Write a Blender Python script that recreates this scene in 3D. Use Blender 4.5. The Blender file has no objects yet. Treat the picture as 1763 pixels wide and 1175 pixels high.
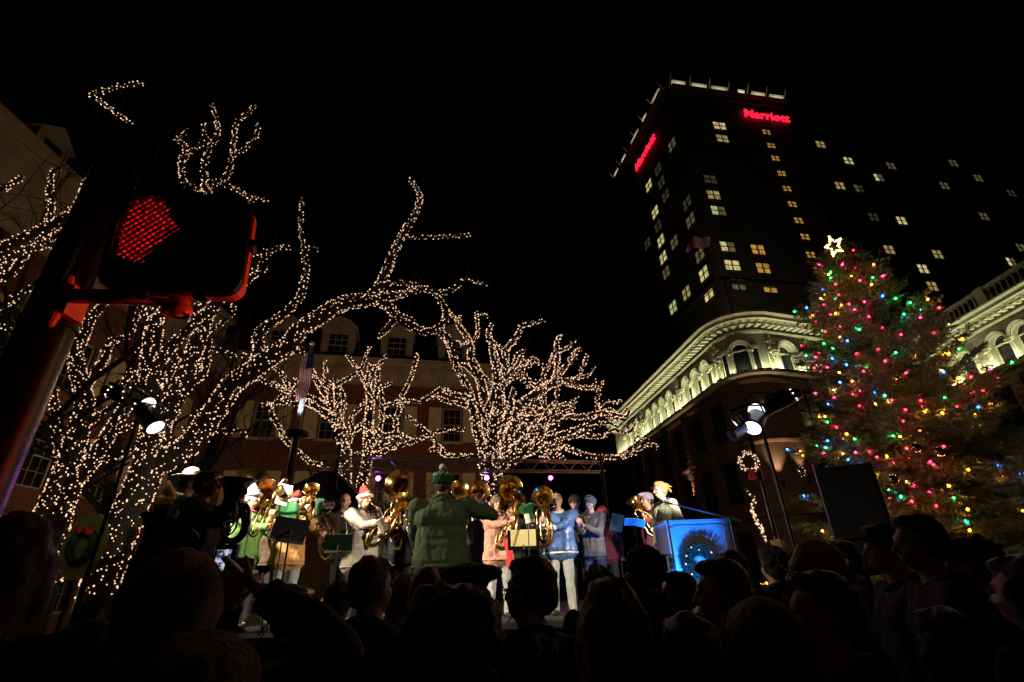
import bpy, bmesh, math, random
import numpy as np
from mathutils import Vector, Matrix, noise
random.seed(7); rng = np.random.default_rng(7)
R_ = math.radians
sc = bpy.context.scene; COL = sc.collection
# ---------------- camera, world, exposure ----------------
F = 840.0; PIT = R_(26.4); ROLL = R_(2.03); CZ = 1.65
_f = np.array([0, math.cos(PIT), math.sin(PIT)]); _u0 = np.array([0, -math.sin(PIT), math.cos(PIT)]); _r0 = np.array([1., 0, 0])
_U = _u0*math.cos(ROLL)+_r0*math.sin(ROLL); _R = _r0*math.cos(ROLL)-_u0*math.sin(ROLL); _C = np.array([0, 0, CZ])
cam = bpy.data.objects.new('camera', bpy.data.cameras.new('camera')); COL.objects.link(cam)
cam.data.sensor_width = 36; cam.data.lens = F/1763*36; cam.data.clip_start = .05; cam.data.clip_end = 900
cam.matrix_world = Matrix(((_R[0], _U[0], -_f[0], 0), (_R[1], _U[1], -_f[1], 0), (_R[2], _U[2], -_f[2], CZ), (0, 0, 0, 1)))
sc.camera = cam
w = bpy.data.worlds.new('World'); sc.world = w; w.use_nodes = True
nt = w.node_tree; bg = nt.nodes['Background']
# a city night sky: the same Sky Texture as by day with the sun far below the horizon, nearly black
sky = nt.nodes.new('ShaderNodeTexSky'); sky.sky_type = 'NISHITA'; sky.sun_disc = False
sky.sun_elevation = R_(-8); sky.sun_rotation = R_(200)
nt.links.new(sky.outputs[0], bg.inputs[0]); bg.inputs[1].default_value = .02
sc.view_settings.view_transform = 'Standard'; sc.view_settings.look = 'None'; sc.view_settings.gamma = 1
sc.view_settings.exposure = 0; sc.view_settings.use_curve_mapping = False
sc.cycles.max_bounces = 5; sc.cycles.diffuse_bounces = 2; sc.cycles.glossy_bounces = 3
sc.cycles.sample_clamp_indirect = 1.5; sc.cycles.sample_clamp_direct = 0
sc.cycles.use_light_tree = True; sc.cycles.caustics_reflective = False; sc.cycles.caustics_refractive = False

def ray(x, y): return _f+(x-881.5)/F*_R+(587.5-y)/F*_U
def atY(x, y, Y): d = ray(x, y); return _C+d*(Y/d[1])
def atZ(x, y, z): d = ray(x, y); return _C+d*((z-CZ)/d[2])
def onplane(x, y, A, n):
    d = ray(x, y); return _C+d*(np.dot(np.array(A)-_C, n)/np.dot(d, n))
def pxscale(P): return float(np.dot(np.array(P)-_C, _f))/F      # metres per photo pixel at P
def spot(name, loc, target, power, col, ang, blend=.5, rad=.1):
    l = bpy.data.lights.new(name, 'SPOT'); l.energy = power; l.color = col; l.spot_size = R_(ang); l.spot_blend = blend; l.shadow_soft_size = rad
    o = bpy.data.objects.new(name, l); COL.objects.link(o); o.location = loc
    o.rotation_euler = (Vector(target)-Vector(loc)).to_track_quat('-Z', 'Y').to_euler(); return o
def point(name, loc, power, col, rad=.15):
    l = bpy.data.lights.new(name, 'POINT'); l.energy = power; l.color = col; l.shadow_soft_size = rad
    o = bpy.data.objects.new(name, l); COL.objects.link(o); o.location = loc; return o
WARM = (1, .68, .36); HAL = (1, .82, .58)
# stage wash from the PAR cans on the two stands
PARL = atY(236, 695, 5.6); PARR = atY(1300, 712, 5.6)
spot('stage_light', (PARL[0]+.3, PARL[1]+.1, PARL[2]-.1), (.6, 8.8, 2.0), 2600, HAL, 36, .5, .1)
spot('stage_light', (PARL[0]+.3, PARL[1]+.2, PARL[2]-.3), (-3.1, 7.3, 2.0), 1150, HAL, 58, .6, .1)
spot('stage_light', (PARR[0]-.2, PARR[1]+.1, PARR[2]-.1), (-3.4, 8.0, 2.0), 1500, HAL, 40, .6, .1)
spot('stage_light', (PARR[0]-.2, PARR[1]+.2, PARR[2]-.3), (2.1, 7.6, 2.72), 560, (1, .9, .75), 30, .5, .1)
spot('stage_light', (PARL[0]+.5, PARL[1]-.3, PARL[2]-.1), (-.4, 5.4, 2.3), 420, HAL, 34, .9, .1)
# blue gelled flood at the foot of the lectern, throwing the wreath's shadow upwards
BFP = atY(1198, 1062, 5.95)
spot('blue_flood', BFP, BFP+np.array([.02, .75, .62]), 240, (.012, .19, 1), 76, .4, .03)
spot('stage_light', (PARR[0]-.3, PARR[1]+.15, PARR[2]-.2), (.5, 8.2, 2.0), 700, HAL, 34, .6, .1)
# floodlight on the store roof grazing the hotel tower
spot('roof_flood', (22, 40, 18), (34, 57, 48), 1800, (1, .8, .55), 80, .9, .3)
spot('street_fill_light', (1.8, -5, 7.5), (-.75, 5.3, 2.0), 700, (1, .8, .55), 10, .8, .3)  # unseen fill added behind the camera to brighten the conductor's back
# red traffic signal round the corner, to the right of the camera
spot('red_signal', (1.9, 3.3, 2.15), (-1.45, 1.5, 2.55), 300, (1, .02, .01), 20, .5, .04)
# street lamps of the square, beside the buildings
for P, e in (((-13.5, 9, 9), 26), ((-12, 17, 7), 95), ((-4, 18, 7), 95), ((3, 22, 7), 50), ((11.5, 21, 5), 110), ((20, 21, 6), 30), ((8, 10, 7.5), 20)):
    point('street_fill_light', P, e, (1, .66, .34), .3)
point('street_fill_light', (2.5, -5, 8), 15, (1, .66, .42), .4)  # weak fill added out of view behind the camera, over crowd and conductor
# ---------------- materials ----------------
_M = {}
def mat(name, col, rough=.6, metal=0, var=.2, vs=6, bump=.0, bs=40, coords='Object', spec=.5, detail=4, sheen=0):
    if name in _M: return _M[name]
    m = bpy.data.materials.new(name); m.use_nodes = True; N = m.node_tree; b = N.nodes['Principled BSDF']; L = N.links.new
    b.inputs['Roughness'].default_value = rough; b.inputs['Metallic'].default_value = metal
    b.inputs['Specular IOR Level'].default_value = spec
    if sheen: b.inputs['Sheen Weight'].default_value = sheen
    tc = N.nodes.new('ShaderNodeTexCoord')
    n = N.nodes.new('ShaderNodeTexNoise'); n.inputs['Scale'].default_value = vs; n.inputs['Detail'].default_value = detail
    L(tc.outputs[coords], n.inputs['Vector'])
    r = N.nodes.new('ShaderNodeMapRange'); r.inputs[1].default_value = .3; r.inputs[2].default_value = .7; r.inputs[3].default_value = 1-var; r.inputs[4].default_value = 1+var
    L(n.outputs['Fac'], r.inputs[0])
    x = N.nodes.new('ShaderNodeVectorMath'); x.operation = 'SCALE'; x.inputs[0].default_value = col[:3]; L(r.outputs[0], x.inputs['Scale'])
    L(x.outputs[0], b.inputs['Base Color'])
    if bump:
        n2 = N.nodes.new('ShaderNodeTexNoise'); n2.inputs['Scale'].default_value = bs; n2.inputs['Detail'].default_value = 5; L(tc.outputs[coords], n2.inputs['Vector'])
        bp = N.nodes.new('ShaderNodeBump'); bp.inputs['Strength'].default_value = bump; bp.inputs['Distance'].default_value = .02
        L(n2.outputs['Fac'], bp.inputs['Height']); L(bp.outputs[0], b.inputs['Normal'])
    _M[name] = m; return m
def emat(name, col, s, sample=True):
    if name in _M: return _M[name]
    m = bpy.data.materials.new(name); m.use_nodes = True; b = m.node_tree.nodes['Principled BSDF']
    b.inputs['Base Color'].default_value = (*[c*.3 for c in col], 1); b.inputs['Roughness'].default_value = .3
    b.inputs['Emission Color'].default_value = (*col, 1); b.inputs['Emission Strength'].default_value = s
    if not sample: m.cycles.emission_sampling = 'NONE'
    _M[name] = m; return m
def brickmat(name, c1, c2, mortar, scale=1, bump=.3):
    m = bpy.data.materials.new(name); m.use_nodes = True; N = m.node_tree; b = N.nodes['Principled BSDF']; L = N.links.new
    tc = N.nodes.new('ShaderNodeTexCoord'); mp = N.nodes.new('ShaderNodeMapping')
    sp = N.nodes.new('ShaderNodeSeparateXYZ'); L(tc.outputs['Object'], sp.inputs[0])
    ad = N.nodes.new('ShaderNodeMath'); L(sp.outputs[0], ad.inputs[0]); L(sp.outputs[1], ad.inputs[1])
    cb = N.nodes.new('ShaderNodeCombineXYZ'); L(ad.outputs[0], cb.inputs[0]); L(sp.outputs[2], cb.inputs[1])
    br = N.nodes.new('ShaderNodeTexBrick'); br.inputs['Scale'].default_value = scale
    br.inputs['Brick Width'].default_value = .24; br.inputs['Row Height'].default_value = .08; br.inputs['Mortar Size'].default_value = .008
    br.inputs['Color1'].default_value = (*c1, 1); br.inputs['Color2'].default_value = (*c2, 1); br.inputs['Mortar'].default_value = (*mortar, 1)
    L(cb.outputs[0], br.inputs['Vector'])
    n = N.nodes.new('ShaderNodeTexNoise'); n.inputs['Scale'].default_value = .9; n.inputs['Detail'].default_value = 6; L(tc.outputs['Object'], n.inputs['Vector'])
    mx = N.nodes.new('ShaderNodeMix'); mx.data_type = 'RGBA'; mx.blend_type = 'MULTIPLY'; mx.inputs[0].default_value = .55
    L(br.outputs['Color'], mx.inputs[6]); L(n.outputs['Color'], mx.inputs[7]); L(mx.outputs[2], b.inputs['Base Color'])
    bp = N.nodes.new('ShaderNodeBump'); bp.inputs['Strength'].default_value = bump; bp.inputs['Distance'].default_value = .01; bp.invert = True
    L(br.outputs['Fac'], bp.inputs['Height']); L(bp.outputs[0], b.inputs['Normal']); b.inputs['Roughness'].default_value = .85
    _M[name] = m; return m
# ---------------- mesh building ----------------
def nrm(v): v = np.array(v, float); return v/(np.linalg.norm(v)+1e-12)
class MB:
    def __init__(s): s.v = []; s.f = []; s.smooth = False
    def add(s, V, Fc):
        o = len(s.v); s.v.extend([tuple(map(float, q)) for q in V]); s.f.extend([tuple(i+o for i in f) for f in Fc]); return s
    def box(s, c, d, M=None):
        c = np.array(c, float); d = np.array(d, float)/2
        V = [c+d*np.array(k) for k in ((-1,-1,-1),(1,-1,-1),(1,1,-1),(-1,1,-1),(-1,-1,1),(1,-1,1),(1,1,1),(-1,1,1))]
        if M is not None: V = [M@Vector(q) for q in V]
        return s.add(V, [(0,3,2,1),(4,5,6,7),(0,1,5,4),(1,2,6,5),(2,3,7,6),(3,0,4,7)])
    def tube(s, P, r, seg=8, caps=True, closed=False):
        P = [np.array(p, float) for p in P]; n = len(P)
        if not hasattr(r, '__len__'): r = [r]*n
        T = []
        for i in range(n):
            a = P[(i-1) % n] if (i > 0 or closed) else P[i]; b = P[(i+1) % n] if (i < n-1 or closed) else P[i]
            T.append(nrm(b-a))
        up = np.array([0, 0, 1.]) if abs(T[0][2]) < .9 else np.array([1., 0, 0])
        x = nrm(np.cross(up, T[0])); V = []; Fc = []
        for i in range(n):
            x = nrm(x-T[i]*np.dot(x, T[i])); y = np.cross(T[i], x)
            for k in range(seg):
                a = 2*math.pi*k/seg; V.append(P[i]+(x*math.cos(a)+y*math.sin(a))*r[i])
        m = n if closed else n-1
        for i in range(m):
            j = (i+1) % n
            for k in range(seg):
                k2 = (k+1) % seg; Fc.append((i*seg+k, i*seg+k2, j*seg+k2, j*seg+k))
        if caps and not closed:
            Fc.append(tuple(reversed(range(seg)))); Fc.append(tuple((n-1)*seg+k for k in range(seg)))
        return s.add(V, Fc)
    def lathe(s, prof, c=(0,0,0), ax=(0,0,1), seg=16, caps=False):
        ax = nrm(ax); x = nrm(np.cross((0,0,1) if abs(ax[2]) < .9 else (1,0,0), ax)); y = np.cross(ax, x); c = np.array(c, float); V = []; Fc = []
        for (r, h) in prof:
            for k in range(seg):
                a = 2*math.pi*k/seg; V.append(c+ax*h+(x*math.cos(a)+y*math.sin(a))*r)
        for i in range(len(prof)-1):
            for k in range(seg):
                k2 = (k+1) % seg; Fc.append((i*seg+k, i*seg+k2, (i+1)*seg+k2, (i+1)*seg+k))
        if caps: Fc += [tuple(reversed(range(seg))), tuple((len(prof)-1)*seg+k for k in range(seg))]
        return s.add(V, Fc)
    def ell(s, c, r, seg=12, rings=8, M=None):
        V = []; Fc = []
        for i in range(rings+1):
            t = math.pi*i/rings
            for k in range(seg):
                a = 2*math.pi*k/seg; q = Vector((r[0]*math.sin(t)*math.cos(a), r[1]*math.sin(t)*math.sin(a), r[2]*math.cos(t)))
                if M is not None: q = M@q
                V.append(Vector(c)+q)
        for i in range(rings):
            for k in range(seg):
                k2 = (k+1) % seg; Fc.append((i*seg+k, (i+1)*seg+k, (i+1)*seg+k2, i*seg+k2))
        return s.add(V, Fc)
    def cap(s, a, ra, b, rb, seg=10):            # tapered capsule
        a = np.array(a, float); b = np.array(b, float); d = b-a; L = np.linalg.norm(d)+1e-9; d = d/L
        prof = [(ra*math.sin(t), -ra*math.cos(t)) for t in np.linspace(.15, math.pi/2, 4)]+[(rb*math.cos(t), L+rb*math.sin(t)) for t in np.linspace(0, math.pi/2-.15, 4)]
        return s.lathe(prof, a, d, seg, True)
    def mesh(s, name, m, smooth=None):
        me = bpy.data.meshes.new(name); me.from_pydata(s.v, [], s.f); me.materials.append(m)
        if (s.smooth if smooth is None else smooth): me.polygons.foreach_set('use_smooth', [True]*len(me.polygons))
        me.update(); return me
    def obj(s, name, m, parent=None, smooth=None, **k):
        return link(name, s.mesh(name, m, smooth), parent, **k)
def wtr(o):
    if o.parent is None: return Vector(o.location)
    return wtr(o.parent)+o.matrix_parent_inverse.to_translation()+Vector(o.location)
def link(name, me, parent=None, loc=None, **k):
    o = bpy.data.objects.new(name, me); COL.objects.link(o)
    if parent is not None:
        o.parent = parent
        o.matrix_parent_inverse = Matrix.Translation(-wtr(parent))
    if loc is not None: o.location = loc
    for a, b in k.items(): o[a] = b
    return o
def thing(name, label, cat, loc=(0, 0, 0), group=None):
    o = bpy.data.objects.new(name, None); COL.objects.link(o); o.location = tuple(map(float, loc)); o.empty_display_size = .2
    o['label'] = label; o['category'] = cat
    if len(label.replace('-', ' ').split()) > 16: print('LONG', label)
    if group: o['group'] = group
    return o
def tag(o, label, cat, group=None):
    o['label'] = label; o['category'] = cat
    if group: o['group'] = group
    return o
def remesh(mb, name, m, vox, smooth=4, disp=0, dscale=8, stretch=(1, 1, .4), dec=0):
    me = mb.mesh(name, m); o = bpy.data.objects.new('tmp', me); COL.objects.link(o)
    a = o.modifiers.new('r', 'REMESH'); a.mode = 'VOXEL'; a.voxel_size = vox
    if smooth: b = o.modifiers.new('s', 'SMOOTH'); b.iterations = smooth; b.factor = .5
    dg = bpy.context.evaluated_depsgraph_get()
    out = bpy.data.meshes.new_from_object(o.evaluated_get(dg)); out.name = name
    bpy.data.objects.remove(o); bpy.data.meshes.remove(me)
    if not out.materials: out.materials.append(m)
    else: out.materials[0] = m
    if disp:
        n = len(out.vertices); co = np.empty(n*3); out.vertices.foreach_get('co', co); co = co.reshape(-1, 3)
        no = np.empty(n*3); out.vertices.foreach_get('normal', no); no = no.reshape(-1, 3)
        sd = random.random()*50
        d = np.array([noise.noise(Vector((c[0]*dscale*stretch[0]+sd, c[1]*dscale*stretch[1], c[2]*dscale*stretch[2])))+.5*noise.noise(Vector((c[0]*dscale*2.3+sd, c[1]*dscale*2.3, c[2]*dscale*2.3*stretch[2]))) for c in co])
        co = co+no*(d*disp)[:, None]; out.vertices.foreach_set('co', co.ravel())
    out.polygons.foreach_set('use_smooth', [True]*len(out.polygons)); out.update(); return out
def cat(P, n=6):                                    # Catmull-Rom through points
    P = [np.array(p, float) for p in P]; Q = [2*P[0]-P[1]]+P+[2*P[-1]-P[-2]]; out = []
    for i in range(1, len(Q)-2):
        for t in np.linspace(0, 1, n, endpoint=False):
            a, b, c, d = Q[i-1], Q[i], Q[i+1], Q[i+2]
            out.append(.5*((2*b)+(c-a)*t+(2*a-5*b+4*c-d)*t*t+(3*b-a-3*c+d)*t**3))
    out.append(P[-1]); return out
def interp(vals, n): return list(np.interp(np.linspace(0, 1, n), np.linspace(0, 1, len(vals)), vals))
BLACK = mat('black_metal', (.012, .012, .013), .35, .6, .2, 10)
BULB = emat('warm_bulb_glow', (1, .60, .36), 1.5, False)
WIRE = mat('dark_wire', (.01, .02, .01), .6)
BARK = mat('bark', (.022, .018, .014), .9, 0, .3, 12, .6, 30)
ICO_V = None
def icos(mb_v, mb_f, c, r):
    global ICO_V
    if ICO_V is None:
        bm = bmesh.new(); bmesh.ops.create_icosphere(bm, subdivisions=1, radius=1); bm.verts.ensure_lookup_table()
        ICO_V = (np.array([v.co[:] for v in bm.verts]), [tuple(v.index for v in f.verts) for f in bm.faces]); bm.free()
    o = len(mb_v)*12; mb_v.append(ICO_V[0]*r+c); mb_f.extend([(a+o, b+o, d+o) for a, b, d in ICO_V[1]])
def bulbs_obj(name, pts, r, m, parent=None, **k):
    V = []; Fc = []
    rb = random.Random(len(pts))
    for p in pts: icos(V, Fc, np.array(p), r*rb.choice((.6, .75, .9, 1, 1.1, 1.3)))
    me = bpy.data.meshes.new(name); me.from_pydata(np.concatenate(V).tolist(), [], Fc); me.materials.append(m)
    return link(name, me, parent, **k)
# ================= SETTING =================
ASPH = mat('asphalt', (.045, .043, .042), .85, 0, .3, 3, .4, 60)
g = MB(); g.add([(-300, -60, 0), (300, -60, 0), (300, 400, 0), (-300, 400, 0)], [(0, 1, 2, 3)])
g.obj('ground', ASPH, kind='structure')
PAVE = mat('brick_paving', (.12, .06, .045), .8, 0, .3, 5, .4, 30)
pv = MB(); pv.box((-6, 15, .06), (30, 16, .12)); pv.obj('pavement', PAVE, kind='structure')
pv = MB(); pv.box((22, 24.5, .06), (17.5, 12, .12)); pv.obj('pavement', PAVE, kind='structure')

BRICK = brickmat('red_brick', (.26, .07, .045), (.17, .045, .035), (.22, .17, .14))
CREAM = mat('cream_paint', (.62, .50, .32), .6, 0, .12, 3)
PALE = mat('pale_stone', (.42, .36, .28), .8, 0, .2, 1.5, .3, 20)
GLASSD = mat('dark_glass', (.012, .014, .018), .08, 0, .1, 1)
SLATE = mat('slate', (.03, .03, .034), .7, 0, .3, 2, .5, 10)
WHITEP = mat('white_paint', (.38, .36, .31), .5, 0, .06, 5)

class Facade:
    """local frame on a vertical wall: u along, z up, d out of the wall"""
    def __init__(s, A, B, out):
        s.A = np.array([A[0], A[1], 0.]); s.t = nrm([B[0]-A[0], B[1]-A[1], 0]); s.n = np.array([s.t[1], -s.t[0], 0])
        if np.dot(s.n, np.array([out[0], out[1], 0])) < 0: s.n = -s.n
        s.L = math.hypot(B[0]-A[0], B[1]-A[1])
    def p(s, u, z, d=0): return s.A+s.t*u+s.n*d+np.array([0, 0, z])
    def box(s, mb, u0, u1, z0, z1, d0, d1):
        V = [s.p(u, z, d) for z in (z0, z1) for (u, d) in ((u0, d0), (u1, d0), (u1, d1), (u0, d1))]
        mb.add(V, [(0,3,2,1),(4,5,6,7),(0,1,5,4),(1,2,6,5),(2,3,7,6),(3,0,4,7)]); return mb
    def uz(s, px, py):
        P = onplane(px, py, s.A, s.n); return float(np.dot(P-s.A, s.t)), float(P[2])
    def wall(s, mb, u0, u1, z0, z1, holes, th=.3):
        us = sorted({u0, u1, *[h[0] for h in holes], *[h[1] for h in holes]}); zs = sorted({z0, z1, *[h[2] for h in holes], *[h[3] for h in holes]})
        us = [u for u in us if u0 <= u <= u1]; zs = [z for z in zs if z0 <= z <= z1]
        for i in range(len(us)-1):
            for j in range(len(zs)-1):
                uc = (us[i]+us[i+1])/2; zc = (zs[j]+zs[j+1])/2
                if any(h[0] < uc < h[1] and h[2] < zc < h[3] for h in holes): continue
                mb.add([s.p(us[i], zs[j]), s.p(us[i+1], zs[j]), s.p(us[i+1], zs[j+1]), s.p(us[i], zs[j+1])], [(0, 1, 2, 3)])
        for a, b, c, d in holes:
            for (p, q) in (((a, c), (b, c)), ((b, c), (b, d)), ((b, d), (a, d)), ((a, d), (a, c))):
                mb.add([s.p(*p, 0), s.p(*q, 0), s.p(*q, -th), s.p(*p, -th)], [(0, 1, 2, 3)])
    def bars(s, mb, u0, u1, z0, z1, nu, nz, t, d0, d1):
        for i in range(nu+1):
            u = u0+(u1-u0)*i/nu; s.box(mb, u-t/2, u+t/2, z0, z1, d0, d1)
        for j in range(nz+1):
            z = z0+(z1-z0)*j/nz; s.box(mb, u0, u1, z-t/2, z+t/2, d0, d1-.004)
def sash(fc, parent, u0, u1, z0, z1, nu=3, nz=4, d=-.14, t=.034, m=None, pm=None):
    mb = MB(); fc.bars(mb, u0+.04, u1-.04, z0+.04, z1-.04, nu, nz, t*.6, d, d+.04)
    for (a, b, c, e) in ((u0, u0+.08, z0, z1), (u1-.08, u1, z0, z1), (u0, u1, z0, z0+.07), (u0, u1, z1-.07, z1), (u0, u1, (z0+z1)/2-.035, (z0+z1)/2+.035)):
        fc.box(mb, a+.002, b-.002, c+.002, e-.002, d, d+.06)
    wn = mb.obj('window', m or WHITEP, parent)
    fc.box(MB(), u0, u1, z0, z1, d-.03, d-.01).obj('pane', pm or GLASSD, wn) if False else None
    pb = MB(); fc.box(pb, u0+.02, u1-.02, z0+.02, z1-.02, d-.05, d-.02); pb.obj('pane', pm or GLASSD, wn)
    return wn
# ---- brick building with dormers and cream shutters ----
A = (-16.2, 24.36); B = (-.75, 27.82)
bb = thing('brick_building', 'long red brick building with pale dormers and cream shutters behind the lit trees', 'building', (A[0], A[1], 0))
fc = Facade(A, B, (0, -1)); holes = []; WZ = ((1.2, 3.6), (5.2, 7.2), (8.9, 10.9))
ucs = [fc.uz(x, 700)[0] for x in (459, 565, 672, 779)]; sp = (ucs[3]-ucs[0])/3
cols = [ucs[0]+sp*k for k in range(-2, 5)]; cols = [u for u in cols if 1 < u < fc.L-1]
for u in cols:
    for a, b in WZ: holes.append((u-.55, u+.55, a, b))
wl = MB(); fc.wall(wl, 0, fc.L, 0, 12.2, holes, .3)
side = Facade(B, (B[0]-1.5, B[1]+14), (1, 0)); side.wall(wl, 0, side.L, 0, 12.2, [])
wl.obj('wall', BRICK, bb)
room = MB(); fc.box(room, .1, fc.L-.1, 0, 12, -1.2, -1.1); room.obj('interior', mat('dark_room', (.02, .018, .015), .9), bb)
for u in cols:
    for k, (a, b) in enumerate(WZ):
        sash(fc, bb, u-.55, u+.55, a, b, 3, 4)
        for sgn in (-1, 1):
            c = u+sgn*.98; m_ = MB(); fc.box(m_, c-.36, c+.36, a, b, .01, .06)
            for q in range(2):
                z0 = a+.12+q*(b-a)/2; fc.box(m_, c-.26, c+.26, z0, z0+(b-a)/2-.24, .055, .085)
            m_.obj('shutter', CREAM, bb)
        m_ = MB(); fc.box(m_, u-.68, u+.68, a-.14, a-.003, .004, .16); m_.obj('sill', PALE, bb)
fz = MB(); fc.box(fz, -.2, fc.L+.2, 12.2, 13.2, -.3, .12); fz.obj('frieze', PALE, bb)
cn = MB(); fc.box(cn, -.2, fc.L+.35, 13.2, 13.45, -.3, .45); fc.box(cn, -.2, fc.L+.45, 13.45, 13.6, -.3, .62)
fc.box(cn, -.2, fc.L+.2, 12.12, 12.2, .003, .2); cn.obj('cornice', PALE, bb)
dn = MB()
for k in range(int(fc.L/.45)): fc.box(dn, k*.45+.05, k*.45+.25, 13.02, 13.197, .12, .34)
dn.obj('dentils', PALE, bb, kind='stuff')
rf = MB(); rf.add([fc.p(-.2, 13.6, .3), fc.p(fc.L+.3, 13.6, .3), fc.p(fc.L-1.2, 17.2, -3.2), fc.p(-.2, 17.2, -3.2)], [(0, 1, 2, 3)])
rf.add([fc.p(fc.L+.3, 13.6, .3), fc.p(fc.L+.3, 13.6, -9), fc.p(fc.L-1.2, 17.2, -9), fc.p(fc.L-1.2, 17.2, -3.2)], [(0, 1, 2, 3)])
rf.obj('roof', SLATE, bb)
def dormer(fc, u, parent, zb=13.75, w=.95, h=2.0, d=-.25):
    m_ = MB()
    z1 = zb+h
    # front frame with an opening, pediment, cheeks
    fc.box(m_, u-w, u-w+.38, zb, z1, d-1.6, d); fc.box(m_, u+w-.38, u+w, zb, z1, d-1.6, d)
    fc.box(m_, u-w+.38, u+w-.38, z1-.28, z1, d-1.6, d-.002); fc.box(m_, u-w+.38, u+w-.38, zb, zb+.12, d-1.6, d-.002)
    V = [(-w-.12, z1), (w+.12, z1), (w+.12, z1+.14), (.55, z1+.62), (0, z1+.85), (-.55, z1+.62), (-w-.12, z1+.14)]
    n = len(V); m_.add([fc.p(u+a, z, d+.08) for a, z in V]+[fc.p(u+a, z, d-2) for a, z in V], [tuple(range(n))]+[(i, (i+1) % n, (i+1) % n+n, i+n) for i in range(n)])
    do = m_.obj('dormer', PALE, parent)
    s_ = MB(); fc.bars(s_, u-w+.4, u+w-.4, zb+.14, z1-.3, 3, 4, .04, d-.12, d-.07); fc.box(s_, u-w+.38, u+w-.38, (zb+z1)/2-.1, (zb+z1)/2-.03, d-.12, d-.06)
    s_.obj('window', WHITEP, do)
    p_ = MB(); fc.box(p_, u-w+.38, u+w-.38, zb+.12, z1-.28, d-.2, d-.14); p_.obj('pane', GLASSD, do)
for x in (478, 580, 683, 782): dormer(fc, fc.uz(x, 597)[0], bb)
u0 = fc.uz(478, 597)[0]; u1 = fc.uz(580, 597)[0]
for k in (1, 2):
    if u0-k*(u1-u0) > .8: dormer(fc, u0-k*(u1-u0), bb)
# ---- side building on the left edge ----
sb = thing('side_building', 'brick side building with a pale stone top storey, cut by the left edge', 'building', (-16.2, 12, 0))
fs = Facade((-16.2, 4), (-16.2, 24.2), (1, 0)); hs = []
ws = [1.6+2.7*k for k in range(7)]
for u in ws:
    for a, b in ((1.2, 3.6), (5.0, 7.1), (8.4, 10.4)): hs.append((u-.55, u+.55, a, b))
wl = MB(); fs.wall(wl, 0, fs.L, 0, 12.4, hs); wl.obj('wall', BRICK, sb)
for u in ws:
    for a, b in ((1.2, 3.6), (5.0, 7.1), (8.4, 10.4)):
        sash(fs, sb, u-.55, u+.55, a, b, 3, 4)
        for sgn in (-1, 1):
            m_ = MB(); fs.box(m_, u+sgn*.95-.33, u+sgn*.95+.33, a, b, .01, .06); m_.obj('shutter', CREAM, sb)
m_ = MB(); fs.box(m_, 0, fs.L, 12.4, 15.3, -.3, .1); m_.obj('stone_storey', PALE, sb)
m_ = MB(); fs.box(m_, 0, fs.L, 12.3, 12.55, .103, .3); fs.box(m_, 0, fs.L, 15.3, 15.6, -.3, .5); m_.obj('cornice', PALE, sb)
for k in range(6):
    u = 2.4+3.3*k; m_ = MB(); fs.box(m_, u-.65, u+.65, 15.9, 17.3, -2.9, -.9)
    V = [(-.8, 17.3), (.8, 17.3), (0, 18.0)]; m_.add([fs.p(u+a, z, -.8) for a, z in V]+[fs.p(u+a, z, -3) for a, z in V], [(0, 1, 2), (3, 5, 4), (0, 2, 5, 3), (1, 4, 5, 2), (0, 3, 4, 1)])
    dd = m_.obj('dormer', PALE, sb)
    q = MB(); fs.box(q, u-.36, u+.36, 16.1, 17.1, -.895, -.87); q.obj('pane', mat('dusty_glass', (.02, .02, .02), .7), dd)
m_ = MB(); m_.add([fs.p(0, 15.6, -.2), fs.p(fs.L, 15.6, -.2), fs.p(fs.L, 20, -4), fs.p(0, 20, -4)], [(0, 1, 2, 3)]); m_.obj('roof', SLATE, sb)

# ---- store building with the floodlit arcade storey ----
STONE = mat('carved_stone', (.62, .61, .46), .65, 0, .15, 2, .25, 30)
TERRA = mat('brown_masonry', (.16, .09, .06), .8, 0, .3, 1.2, .4, 14)
DARKB = brickmat('dark_buff_brick', (.26, .18, .11), (.18, .125, .08), (.1, .08, .06))
cb_ = thing('store_building', 'ornate store building with floodlit cornice and arched top storey curving round its corner', 'building', (15.5, 29, 0))
P0 = (10.9, 52.5); P1 = (13.93, 30.6); P2 = (16.31, 28.95); P3 = (31.9, 34.0); P4 = (32.3, 12)
path = [np.array(P0), np.array(P1)]
c = (P1[0]+2.6, P1[1]+.9)
pa = np.array(P1); pb = np.array(P2); ctrl = np.array((P1[0]+.35, P2[1]-.35))
NARC = 8
for k in range(1, NARC+1):
    t = k/NARC; path.append((1-t)**2*pa+2*t*(1-t)*ctrl+t*t*pb)
path.append(np.array(P3)); path.append(np.array(P4))
ndir = []
for i in range(len(path)-1):
    t = nrm(path[i+1]-path[i]); ndir.append(np.array([t[1], -t[0]]) if np.dot([t[1], -t[0]], -(path[i]+path[i+1])/2) > 0 else np.array([-t[1], t[0]]))
def mit(i):
    if i == 0: return ndir[0]
    if i == len(path)-1: return ndir[-1]
    a = ndir[i-1]; b = ndir[i]; s = a+b; return s/(np.dot(s, a))
def sweep(prof, m, name, parent, close=True):
    mb = MB(); n = len(prof); V = []
    for i, p in enumerate(path):
        q = mit(i)
        for d, z in prof: V.append((p[0]+q[0]*d, p[1]+q[1]*d, z))
    Fc = []
    for i in range(len(path)-1):
        for k in range(n if close else n-1):
            k2 = (k+1) % n; Fc.append((i*n+k, (i+1)*n+k, (i+1)*n+k2, i*n+k2))
    if close: Fc += [tuple(range(n)), tuple(reversed([(len(path)-1)*n+k for k in range(n)]))]
    mb.add(V, Fc); return mb.obj(name, m, parent)
segs = [Facade(path[i], path[i+1], ndir[i]) for i in range(len(path)-1)]
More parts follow.
